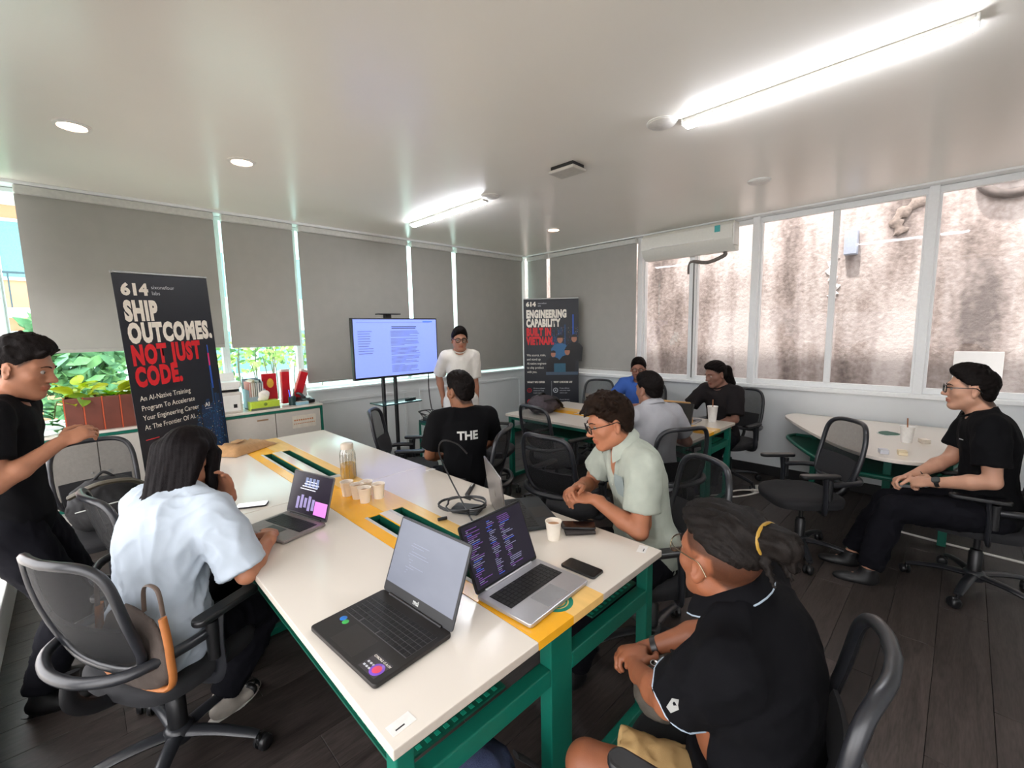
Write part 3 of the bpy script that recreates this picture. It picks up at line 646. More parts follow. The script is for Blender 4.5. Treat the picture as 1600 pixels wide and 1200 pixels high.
# ------------------------------------------------------------------ people: smooth implicit bodies meshed on a rectilinear grid
V3 = lambda *a: np.array(a, dtype=np.float64)
def unit(v): v = np.asarray(v, float); return v/max(1e-9, np.linalg.norm(v))
class Field:
    def __init__(s, lo, hi, h, fine=(), hf=None):
        s.ax = []
        for k in range(3):
            c = [lo[k]]; iv = [(f[0][k], f[1][k]) for f in fine]
            while c[-1] < hi[k]:
                st = h
                for (a, b) in iv:
                    if a-h < c[-1] < b: st = hf
                c.append(c[-1]+st)
            s.ax.append(np.array(c, np.float32))
        s.h = h; s.F = np.full([len(a) for a in s.ax], .5, np.float32)
    def _sl(s, lo, hi):
        sl = []
        for k in range(3):
            i = max(0, int(np.searchsorted(s.ax[k], lo[k]))-1); j = min(len(s.ax[k]), int(np.searchsorted(s.ax[k], hi[k]))+1); sl.append(slice(i, max(i, j)))
        return tuple(sl)
    def pts(s, sl):
        return s.ax[0][sl[0]][:, None, None], s.ax[1][sl[1]][None, :, None], s.ax[2][sl[2]][None, None, :]
    def dist(s, p, X, Y, Z):
        if p[0] == 'rc':
            _, a, b, r1, r2 = p[:5]; d = b-a; L = max(1e-9, float(d@d)); x, y, z = X-np.float32(a[0]), Y-np.float32(a[1]), Z-np.float32(a[2])
            t = np.clip((x*np.float32(d[0])+y*np.float32(d[1])+z*np.float32(d[2]))*np.float32(1/L), 0, 1)
            return np.sqrt((x-t*np.float32(d[0]))**2+(y-t*np.float32(d[1]))**2+(z-t*np.float32(d[2]))**2)-(np.float32(r1)+np.float32(r2-r1)*t)
        _, c, A, r = p[:4]; x, y, z = X-np.float32(c[0]), Y-np.float32(c[1]), Z-np.float32(c[2]); k0 = 0; k1 = 0
        for i in range(3):
            q = (x*np.float32(A[i][0])+y*np.float32(A[i][1])+z*np.float32(A[i][2])); u = q*np.float32(1/r[i]); k0 = k0+u*u; v = u*np.float32(1/r[i]); k1 = k1+v*v
        k0 = np.sqrt(k0); k1 = np.sqrt(k1)+1e-6
        return k0*(k0-1)/k1
    def bbox(s, p, m):
        if p[0] == 'rc': r = max(p[3], p[4])+m; return np.minimum(p[1], p[2])-r, np.maximum(p[1], p[2])+r
        r = max(p[3])+m; return p[1]-r, p[1]+r
    def add(s, p, k=.02):
        sl = s._sl(*s.bbox(p, k+2*s.h))
        if any(q.stop-q.start < 1 for q in sl): return
        d = s.dist(p, *s.pts(sl)); f = s.F[sl]
        if k > 0: h = np.maximum(k-np.abs(f-d), 0)/k; s.F[sl] = np.minimum(f, d)-h*h*np.float32(k*.25)
        else: s.F[sl] = np.minimum(f, d)
    def sub(s, p, k=.008):
        sl = s._sl(*s.bbox(p, k+2*s.h))
        if any(q.stop-q.start < 1 for q in sl): return
        d = -s.dist(p, *s.pts(sl)); f = s.F[sl]; h = np.maximum(k-np.abs(f-d), 0)/k; s.F[sl] = np.maximum(f, d)+h*h*np.float32(k*.25)
    def cut(s, o, n, within=None, k=0.):
        """remove the half space on the +n side of o (only near the point WITHIN=(centre, radius) if given)"""
        sl = s._sl(within[0]-within[1], within[0]+within[1]) if within else (slice(None),)*3
        X, Y, Z = s.pts(sl); d = (X-np.float32(o[0]))*np.float32(n[0])+(Y-np.float32(o[1]))*np.float32(n[1])+(Z-np.float32(o[2]))*np.float32(n[2])
        if k: f = s.F[sl]; h = np.maximum(k-np.abs(f-d), 0)/k; s.F[sl] = np.maximum(f, d)+h*h*np.float32(k*.25)
        else: s.F[sl] = np.maximum(s.F[sl], d)
    def surface(s):
        F = s.F; S = F < 0; n = F.shape
        c = np.zeros((n[0]-1, n[1]-1, n[2]-1), np.uint8)
        for i in (0, 1):
            for j in (0, 1):
                for k in (0, 1): c += S[i:n[0]-1+i, j:n[1]-1+j, k:n[2]-1+k]
        act = np.argwhere((c > 0) & (c < 8)); idx = -np.ones(c.shape, np.int32); idx[tuple(act.T)] = np.arange(len(act))
        acc = np.zeros((len(act), 3)); cnt = np.zeros(len(act)); I, J, K = act.T; cor = [(i, j, k) for i in (0, 1) for j in (0, 1) for k in (0, 1)]
        val = {q: F[I+q[0], J+q[1], K+q[2]] for q in cor}
        for q in cor:
            for a in range(3):
                if q[a]: continue
                e = list(q); e[a] = 1; e = tuple(e); va, vb = val[q], val[e]; m = (va < 0) != (vb < 0)
                t = np.where(m, va/np.where(m, va-vb, 1), 0)
                pos = [s.ax[b][act[:, b]+q[b]].astype(np.float64) for b in range(3)]
                pos[a] = pos[a]+t*(s.ax[a][act[:, a]+1]-s.ax[a][act[:, a]])
                for b in range(3): acc[:, b] += np.where(m, pos[b], 0)
                cnt += m
        V = acc/cnt[:, None]; Q = []
        for a in range(3):
            b, d = (a+1) % 3, (a+2) % 3
            s0 = [slice(None)]*3; s1 = [slice(None)]*3; s0[a] = slice(0, n[a]-1); s1[a] = slice(1, n[a])
            for ax in (b, d): s0[ax] = slice(1, n[ax]-1); s1[ax] = slice(1, n[ax]-1)
            A_, B_ = S[tuple(s0)], S[tuple(s1)]
            for sign, m in ((0, A_ & ~B_), (1, ~A_ & B_)):
                e = np.argwhere(m)
                if not len(e): continue
                e[:, b] += 1; e[:, d] += 1
                def g(ob, od): q = e.copy(); q[:, b] -= ob; q[:, d] -= od; return idx[tuple(q.T)]
                f = np.stack([g(1, 1), g(0, 1), g(0, 0), g(1, 0)], 1); Q.append(f if not sign else f[:, ::-1])
        return V, np.concatenate(Q)
def vnormals(V, Q):
    n = np.cross(V[Q[:, 2]]-V[Q[:, 0]], V[Q[:, 3]]-V[Q[:, 1]]); N = np.zeros_like(V)
    for k in range(4): np.add.at(N, Q[:, k], n)
    return N/np.maximum(1e-12, np.linalg.norm(N, axis=1))[:, None]
def relax(V, Q, it=1, f=.5):
    for _ in range(it):
        A = np.zeros_like(V); c = np.zeros(len(V))
        for k in range(4):
            for m in ((k+1) % 4, (k+3) % 4): np.add.at(A, Q[:, k], V[Q[:, m]]); np.add.at(c, Q[:, k], 1)
        V = V+(A/np.maximum(c, 1)[:, None]-V)*f
    return V
def folds(P, amp, freq, seed, stretch=(1, 1, 1)):
    rs = np.random.RandomState(seed); o = np.zeros(len(P)); P = P*np.array(stretch)
    w = P+.03*np.sin(P[:, [1, 2, 0]]*freq*.35+rs.rand(3)*6)
    for i in range(5):
        d = unit(rs.randn(3)); o += np.sin(w@d*freq*(.6+.8*rs.rand())+rs.rand()*6)
    o = o/2.2; return amp*(.55*o+1.1*((1-np.minimum(1, np.abs(o)))**2-.35))
def build(name, V, Q, mats, parent, mi=None, label=None, attrs=None):
    me = bpy.data.meshes.new(name); me.vertices.add(len(V)); me.vertices.foreach_set('co', V.astype(np.float32).ravel())
    me.loops.add(len(Q)*4); me.loops.foreach_set('vertex_index', Q.astype(np.int32).ravel()); me.polygons.add(len(Q)); me.polygons.foreach_set('loop_start', np.arange(0, len(Q)*4, 4, dtype=np.int32))
    for m in mats: me.materials.append(m)
    if mi is not None: me.polygons.foreach_set('material_index', mi.astype(np.int32))
    for k_, a_ in (attrs or {}).items(): at = me.attributes.new(k_, 'FLOAT', 'POINT'); at.data.foreach_set('value', a_.astype(np.float32))
    me.update(calc_edges=True); me.validate(); me.shade_smooth(); return link(name, me, parent, label=label)
def main_piece(V, Q, keep=.02):
    """drop specks: keep the connected pieces with more than KEEP of the vertices"""
    p = np.arange(len(V))
    while True:
        m = p[Q].min(1); q = p.copy()
        for k in range(4): np.minimum.at(q, Q[:, k], m)
        q = q[q]
        if (q == p).all(): break
        p = q
    cnt = np.bincount(p, minlength=len(V)); ok = cnt[p] > keep*len(V); Q = Q[ok[Q[:, 0]]]; u, inv = np.unique(Q, return_inverse=True); return V[u], inv.reshape(Q.shape)

def skin_mat(key, rgb, fade):
    m = mat('skin_'+key, rgb, .5, var=.07, nscale=18, bump=.1, bscale=320, spec=.35, sub=.08); nt = m.node_tree; p = nt.nodes['Principled BSDF']; src = p.inputs['Base Color'].links[0].from_socket
    nz = nt.nodes.new('ShaderNodeTexNoise'); nz.inputs['Scale'].default_value = 260; tc = nt.nodes.new('ShaderNodeTexCoord'); nt.links.new(tc.outputs['Object'], nz.inputs['Vector'])
    for nm, col, grain in (('fade', [x*fade for x in lin(rgb)], .5), ('lip', [a*b for a, b in zip(lin(rgb), (.80, .56, .54))], 0), ('shave', [x*.62 for x in lin(rgb)], .4)):
        at = nt.nodes.new('ShaderNodeAttribute'); at.attribute_name = nm; mx = nt.nodes.new('ShaderNodeMix'); mx.data_type = 'RGBA'; f = at.outputs['Fac']
        if grain:
            g = nt.nodes.new('ShaderNodeMath'); g.operation = 'MULTIPLY_ADD'; g.inputs[1].default_value = grain; g.inputs[2].default_value = 1-grain*.5; nt.links.new(nz.outputs[0], g.inputs[0])
            h = nt.nodes.new('ShaderNodeMath'); h.operation = 'MULTIPLY'; h.use_clamp = True; nt.links.new(g.outputs[0], h.inputs[0]); nt.links.new(f, h.inputs[1]); f = h.outputs[0]
        nt.links.new(f, mx.inputs[0]); nt.links.new(src, mx.inputs[6]); mx.inputs[7].default_value = (*col, 1); src = mx.outputs[2]
    nt.links.new(src, p.inputs['Base Color']); return m
def sstep(a, b, x): t = np.clip((x-a)/(b-a), 0, 1); return t*t*(3-2*t)
def hair_mat(key, rgb, st=(1, 1, 1), spec=.07):
    return mat('hair_'+key, rgb, .6, var=.35, nscale=70, bump=.25, bscale=260, stretch=st, spec=spec)
def cloth(key, rgb, bump=.25, var=.05): return mat('cloth_'+key, rgb, .88, var=var, nscale=12, bump=bump, bscale=800, spec=.1)

def ik(a, c, l1, l2, pole):
    d = c-a; L = np.linalg.norm(d)
    if L > (l1+l2)*.999: c = a+d/L*(l1+l2)*.999; d = c-a; L = np.linalg.norm(d)
    if L < abs(l1-l2)*1.05+.02: L = abs(l1-l2)*1.05+.02; c = a+unit(d)*L
    u = d/np.linalg.norm(d); x = (l1*l1-l2*l2+L*L)/(2*L); h = math.sqrt(max(0, l1*l1-x*x)); p = np.asarray(pole, float)-a; p = p-u*(p@u); return a+u*x+unit(p)*h, c
def hand_prims(w, d, n, right, curl=.5, s=1., spread=.0, thumb=.5):
    d = unit(d); n = unit(n-d*(n@d)); t = unit(np.cross(d, n)) if right else unit(np.cross(n, d)); o = []
    o.append(('rc', w-d*.03*s, w+d*.02*s, .024*s, .022*s, .012, 'hand')); o.append(('el', w+d*.055*s, (t, d, n), (.040*s, .052*s, .0165*s), .012, 'hand'))
    for i, (off, L) in enumerate(((.029, .070), (.010, .079), (-.010, .073), (-.028, .057))):
        p = w+d*(.088-.004*abs(i-1))*s+t*off*s; a = 0; r = .0092*s; sp = (1.2-i)*spread
        for j, fr in enumerate((.46, .31, .23)):
            a += curl*(.75 if j == 0 else 1.)*(1+.1*i); dr = unit(d*math.cos(a)+n*math.sin(a)+t*sp); q = p+dr*L*fr*s; o.append(('rc', p, q, r, r*.93, .004 if j else .008, 'hand')); p = q; r *= .93
    p = w+d*.025*s+t*.030*s; q = p+unit(t*.75+d*.6+n*.35)*.042*s; q2 = q+unit(d*.85+t*(.35-.5*thumb)+n*.5*thumb)*.033*s; q3 = q2+unit(d*.9+t*(.1-.6*thumb)+n*.6*thumb)*.024*s
    o += [('rc', p, q, .0145*s, .0115*s, .01, 'hand'), ('rc', q, q2, .0112*s, .0102*s, .004, 'hand'), ('rc', q2, q3, .0102*s, .0088*s, .003, 'hand')]; return o

def person(name, label, P):
    """P: hip, yaw, lean, side, twist, s, head=(yaw,pitch,roll), hands, feet, skin, hair, shirt, trousers ..."""
    s = P.get('s', 1.); g = P.get('girth', 1.); hs = P.get('hs', 1.04)*s; hip = V3(*P['hip']); ya = R_(P['yaw']); U = V3(0, 0, 1)
    F = V3(math.cos(ya), math.sin(ya), 0); Rt = V3(math.sin(ya), -math.cos(ya), 0)
    def leaned(deg, side):
        a, b = R_(deg), R_(side); up = unit(U*math.cos(a)*math.cos(b)+F*math.sin(a)+Rt*math.sin(b)); fw = unit(F-up*(F@up)); return up, fw, np.cross(fw, up)
    lean, side = P.get('lean', 0), P.get('side', 0); u1, f1, r1 = leaned(lean*.55, side*.6); u2, f2, r2 = leaned(lean, side); u3, f3, r3 = leaned(lean*1.25+P.get('hunch', 6), side)
    tw = R_(P.get('twist', 0)); r3t = r3*math.cos(tw)+f3*math.sin(tw); f3t = np.cross(u3, r3t)
    L = .55*s; waist = hip+u1*.19*L/.55; chest = waist+u2*.19*L/.55; nb = chest+u3*.17*L/.55; sw = .180*s*P.get('shw', 1.)
    shR, shL = nb-u3*.05*s+r3t*sw, nb-u3*.05*s-r3t*sw
    hy, hp, hr = P['head']; ha, hpp, hrr = R_(hy), R_(hp), R_(hr)
    Yh = V3(math.cos(ha)*math.cos(hpp), math.sin(ha)*math.cos(hpp), -math.sin(hpp)); X0 = V3(math.sin(ha), -math.cos(ha), 0); Z0 = np.cross(X0, Yh); Xh = X0*math.cos(hrr)-Z0*math.sin(hrr); Zh = np.cross(Xh, Yh)
    hc = nb+u3*.052*s+f3*.018*s+Zh*.088*hs+Yh*.012*hs+V3(*P.get('hoff', (0, 0, 0))); H = lambda x, y, z: hc+(Xh*x+Yh*y+Zh*z)*hs; HA = (Xh, Yh, Zh)
    T = []
    def rc(a, b, r_1, r_2, k, tag): T.append(('rc', a, b, r_1, r_2, k, tag))
    def el(c, A, r, k, tag): T.append(('el', c, A, tuple(r), k, tag))
    fem = P.get('female', False); bl = P.get('belly', 0.)
    el(hip+u1*.01, (r1, f1, u1), (.168*s*g, .118*s*g, .125*s), .04, 'torso'); el(waist+f1*(.008+bl*.5), (r1, f1, u1), (.146*s*g, (.106+bl)*s*g, .16*s), .05, 'torso')
    el(chest-u2*.01, (r2, f2, u2), (.160*s*g, .114*s*g, .17*s), .05, 'torso'); el(nb-u3*.085*s-f3*.01, (r3t, f3t, u3), (.158*s*g, .095*s, .085*s), .05, 'torso')
    rc(nb-u3*.05*s+r3t*sw*.55, shR, .062*s, .056*s, .04, 'torso'); rc(nb-u3*.05*s-r3t*sw*.55, shL, .062*s, .056*s, .04, 'torso')
    rc(nb+u3*.03*s-f3*.015, nb-u3*.035*s+r3t*sw*.75, .042*s, .04*s, .03, 'trap'); rc(nb+u3*.03*s-f3*.015, nb-u3*.035*s-r3t*sw*.75, .042*s, .04*s, .03, 'trap')
    if fem:
        for q in (-1, 1): el(chest+f2*.075*s+r2*.07*s*q+u2*.0, (r2, f2, u2), (.066*s, .06*s, .064*s), .04, 'torso')
    # neck and head
    nw = .052*s if fem else .058*s
    rc(nb-u3*.03*s, H(0, -.022, -.06), nw*1.08, nw*.98, .03, 'neck')
    hd = []
    def hel(c, r, k, sub=False): hd.append((('el', H(*c), HA, tuple(x*hs for x in r)), k, sub))
    def hrc(a, b, q1, q2, k, sub=False): hd.append((('rc', H(*a), H(*b), q1*hs, q2*hs), k, sub))
    jw = P.get('jaw', 1.)
    hel((0, -.012, .035), (.076, .094, .085), .02); hel((0, .022, -.028), (.063*jw, .068, .085), .03)
    for q in (-1, 1):
        hrc((q*.050*jw, -.004, -.055), (q*.016, .058, -.098), .02, .02, .025); hel((q*.042, .052, -.022), (.024, .024, .022), .02); hrc((q*.014, .082, .022), (q*.045, .062, .022), .013, .011, .015)
    hel((0, .066, -.096), (.02, .018, .017), .02); hrc((0, .080, .012), (0, .103, -.028), .009, .0125, .014); hel((0, .108, -.031), (.012, .011, .010), .008)
    for q in (-1, 1): hel((q*.0125, .096, -.034), (.009, .011, .008), .006)
    for q in (-1, 1): hel((q*.031, .096, .002), (.0155, .0125, .0072), .010, True)
    hel((0, .086, -.060), (.025, .011, .0062), .005); hel((0, .084, -.071), (.021, .011, .0070), .006); hel((0, .101, -.0648), (.022, .008, .0022), .004, True)
    for q in (-1, 1):
        e0 = hc+(Xh*q*.079+Yh*-.008+Zh*-.008)*hs; ea = unit(Xh*q*.80-Yh*.6); eu = unit(Zh*.97-Yh*.18); ew = np.cross(ea, eu); hd.append((('el', e0, (ea, ew, eu), (.0095*hs, .020*hs, .033*hs)), .006, False)); hd.append((('el', e0+(Xh*q*.010+Yh*.006+Zh*.003)*hs, (ea, ew, eu), (.007*hs, .011*hs, .020*hs)), .004, True)); hd.append((('el', e0+(Xh*q*.002+Yh*.003+Zh*-.024)*hs, (ea, ew, eu), (.0085*hs, .010*hs, .010*hs)), .005, False))
    # limbs
    ua, fa = .285*s, .25*s; th, shn = .43*s, .42*s; J = {}; hands = []
    for side_, sh in (('R', shR), ('L', shL)):
        h = P['hand'+side_]; tgt = V3(*h['at']); elb, wr = ik(sh, tgt, ua, fa, V3(*h['pole'])); J['sh'+side_], J['el'+side_], J['wr'+side_] = sh, elb, wr
        am = P.get('arm', 1.)*s; rc(sh, sh+(elb-sh)*.35, .055*am, .050*am, .03, 'ua'+side_); rc(sh+(elb-sh)*.3, elb, .049*am, .037*am, .02, 'ua'+side_)
        rc(elb, elb+(wr-elb)*.35, .038*am, .041*am, .015, 'fa'+side_); rc(elb+(wr-elb)*.35, wr, .041*am, .026*am, .015, 'fa'+side_)
        d = V3(*h['dir']) if 'dir' in h else wr-elb; hands += hand_prims(wr, d, V3(*h.get('palm', (0, 0, -1))), side_ == 'R', h.get('curl', .35), s*P.get('hands', 1.), h.get('spread', .04), h.get('thumb', .5))
        ft = P['foot'+side_]; q = 1 if side_ == 'R' else -1; hj = hip+r1*.092*s*q-u1*.02
        kn, an = ik(hj, V3(*ft['at']), th, shn, V3(*ft['pole'])); J['hj'+side_], J['kn'+side_], J['an'+side_] = hj, kn, an
        lgm = P.get('leg', 1.)*s; rc(hj, hj+(kn-hj)*.4, .088*lgm, .080*lgm, .03, 'th'+side_); rc(hj+(kn-hj)*.4, kn, .080*lgm, .056*lgm, .02, 'th'+side_)
        rc(kn, kn+(an-kn)*.35, .054*lgm, .055*lgm, .02, 'sn'+side_); rc(kn+(an-kn)*.35, an, .055*lgm, .036*lgm, .02, 'sn'+side_)
        toe = R_(ft.get('yaw', P['yaw'])); td = V3(math.cos(toe), math.sin(toe), 0); J['td'+side_] = td; rc(an-td*.02*s-U*.03*s, an+td*.11*s-U*.055*s, .024*s, .016*s, .02, 'foot'+side_)
    allp = T+hands; lo = np.min([Field.bbox(None, p, .05)[0] for p in allp]+[hc-.2], axis=0); hi = np.max([Field.bbox(None, p, .05)[1] for p in allp]+[hc+.2], axis=0)
    fine = [(hc-.13*hs-V3(0, 0, .01), hc+.13*hs)]
    for q in P.get('fine_hands', 'RL'): fine.append((J['wr'+q]-.13, J['wr'+q]+.13))
    fl = Field(lo, hi, P.get('h', .010), fine, P.get('hf', .006))
    for p in T: fl.add(p, p[-2])
    for p, k, sb in hd: (fl.sub if sb else fl.add)(p, k*hs)
    for p in hands: fl.add(p, p[-2])
    V, Q = fl.surface(); V, Q = main_piece(V, Q); V = relax(V, Q, 1, .35)
    root = None
    sk = skin_mat(P['key'], P['skin'], P.get('fade', .16)); loc = ((V-hc)@np.stack([Xh, Yh, Zh]).T)/hs; lx, ly, lz = np.abs(loc[:, 0]), loc[:, 1], loc[:, 2]; A = {}
    A['lip'] = sstep(.027, .022, lx)*sstep(-.081, -.077, lz)*sstep(-.053, -.057, lz)*sstep(.074, .079, ly)
    if not fem:
        zz = P.get('stubble', 1.05); ear = sstep(.060, .068, lx)*sstep(.032, .024, np.abs(ly+.010))*sstep(.044, .036, np.abs(lz+.010))
        A['fade'] = sstep(-.006, .010, lz-(.076-(.085-ly)*zz))*sstep(.060, .045, ly-np.maximum(0, (lz-.055))*2.2)*sstep(-.095, -.078, lz)*(1-ear)*(np.abs(loc).max(1) < .2)
    if P.get('beard'): A['shave'] = sstep(-.035, -.05, lz)*sstep(-.01, .02, ly)*sstep(-.135, -.12, lz)*(1-A['lip'])*(lx < .1)*(ly < .2)
    base = V3(hip[0], hip[1], 0)
    body = build(name, V-base, Q, [sk], None, None, None, A); body.location = Vector(base); tag(body, label, 'person', P.get('group'))
    root = body
    add = lambda nm, V_, Q_, m, lab=None: build(nm, V_-base, Q_, m if isinstance(m, list) else [m], root, None, lab)
    # eyes, brows
    ew, ei = mat('eye_white', (150, 140, 132), .3), mat('eye_iris', (34, 22, 16), .15)
    for q in (-1, 1):
        b = B(); b.ball((0, 0, 0), .0115*hs, None, 14); b.mi = 1; b.ball((0, .0056*hs, -.0008*hs), (.0066*hs, .0065*hs, .0066*hs), None, 10); me = b.mesh('eye', [ew, ei])
        M = Matrix((list(Xh)+[0], list(Yh)+[0], list(Zh)+[0], [0, 0, 0, 1])).transposed(); M.translation = Vector(H(q*.031, .0742, .001)-base); me.transform(M); link('eye', me, root)
        b = B(); pts = [H(q*x, y, z)-base for x, y, z in ((.014, .0955, .021), (.026, .0935, .0255), (.038, .0865, .0255), (.047, .077, .020))]; b.tube(catmull(pts, 4), [.0035*hs]*5+[.003*hs]*4+[.002*hs]*4, 6, flat=.7); part('eyebrow', b, hair_mat('brow', (26, 20, 18)), root)
    ctx = dict(root=root, base=base, hs=hs, hc=hc, H=H, HA=HA, J=J, T=T, s=s, nb=nb, u3=u3, f3=f3, r3=r3t, hip=hip, U=U, F=F, Rt=Rt, u1=u1, f1=f1, r1=r1, add=add, P=P, chest=chest, u2=u2, f2=f2, r2=r2, waist=waist)
    make_hair(ctx); make_shirt(ctx); make_trousers(ctx)
    if P.get('shoe'): make_shoes(ctx)
    if P.get('glasses'): make_glasses(ctx)
    return ctx

def make_hair(c):
    P = c['P']; hr = P['hair']; H, HA, hs, hc = c['H'], c['HA'], c['hs'], c['hc']; Xh, Yh, Zh = HA
    lo, hi = hc-V3(.26, .26, .4)*hs, hc+V3(.26, .26, .27)*hs; f = Field(lo, hi, P.get('hh', .006)); t = hr.get('t', .012); rnd = random.Random(hr.get('seed', 1))
    def el(p, r, k=.02): f.add(('el', H(*p), HA, tuple(x*hs for x in r)), k)
    def rcc(a, b, r1, r2, k=.012): f.add(('rc', H(*a), H(*b), r1*hs, r2*hs), k)
    ts = hr.get('side', t); el((0, -.012, .036), (.076+ts, .094+t, .085+t))
    if hr.get('top'): el((0, .02, .09), (.062, .078, .030+hr['top']), .03)
    sl = hr.get('slope', .72); z0 = hr.get('line', .070); pn = unit(-(Zh*1.0-Yh*sl)); f.cut(H(0, .085, z0), pn, None, hr.get('ck', .03)*hs)
    if hr.get('drop'):            # sideburn and nape below the plane, behind the ear line
        el((0, -.062, -.02), (.062, .038+t*.3, .052), .015)
    for (a, b, r1, r2) in hr.get('locks', ()): rcc(a, b, r1, r2, hr.get('lk', .014))
    for i in range(hr.get('tufts', 0)):
        a = rnd.uniform(-2.6, 2.6); e = rnd.uniform(.25, 1.45); p = (.080*math.sin(a)*math.cos(e), -.012+.098*math.cos(a)*math.cos(e), .038+.09*math.sin(e))
        if p[2] < z0-(.085-p[1])*sl+.01: continue
        q = (p[0]*1.18+rnd.uniform(-.018, .018), p[1]*1.15+rnd.uniform(.0, .028), p[2]+rnd.uniform(-.006, .028)); rcc(p, q, .016, .005, .010)
    if hr.get('ears', True):
        for q in (-1, 1): f.sub(('el', H(q*.082, -.006, -.012), HA, (.024*hs, .024*hs, .037*hs)), .008)
    if hr.get('face', True): f.sub(('el', H(0, .075, -.035), HA, tuple(x*hs for x in hr.get('fr', (.066, .07, .098)))), .01)
    V, Q = f.surface(); V, Q = main_piece(V, Q, .01); V = relax(V, Q, 1, .4)
    L = ((V-hc)@np.stack(HA).T)/hs; N = vnormals(V, Q); st = hr.get('strand', 'short')
    if st == 'back': w = np.sin(np.arctan2(L[:, 0], L[:, 2]-.0)*34+L[:, 1]*14+1.6*np.sin(L[:, 1]*40))*.0016+np.sin(np.arctan2(L[:, 0], L[:, 2])*71+L[:, 1]*22)*.0010
    elif st == 'down': w = np.sin(np.arctan2(L[:, 0], L[:, 1]+.012)*24+L[:, 2]*9+np.sin(L[:, 2]*22)*1.2)*.0008+np.sin(np.arctan2(L[:, 0], L[:, 1]+.01)*57-L[:, 2]*13)*.0007
    else: w = folds(L, .0022, 150, hr.get('seed', 1), (1, .6, 1))+folds(L, .0012, 320, 5)
    V = V+N*(w*hs*hr.get('wavy', 1.))[:, None]
    o = c['add']('hair', V, Q, hair_mat(hr.get('key', 'black'), hr.get('rgb', (20, 16, 15)), (1, 1, 1), hr.get('spec', .07)), hr.get('label'))
    if hr.get('band'):
        a, ax, r = hr['band']; ctr = V3(*[0, 0, 0])+H(*a); d = unit(Xh*ax[0]+Yh*ax[1]+Zh*ax[2]); e1 = unit(np.cross(d, Xh)); e2 = np.cross(d, e1)
        part('hair_band', B().tube([ctr-c['base']+(e1*math.cos(q)+e2*math.sin(q))*r*hs for q in np.linspace(0, 2*PI, 20, endpoint=False)], .004, 6, True), mat('band_yellow', (150, 116, 40), .5), o)

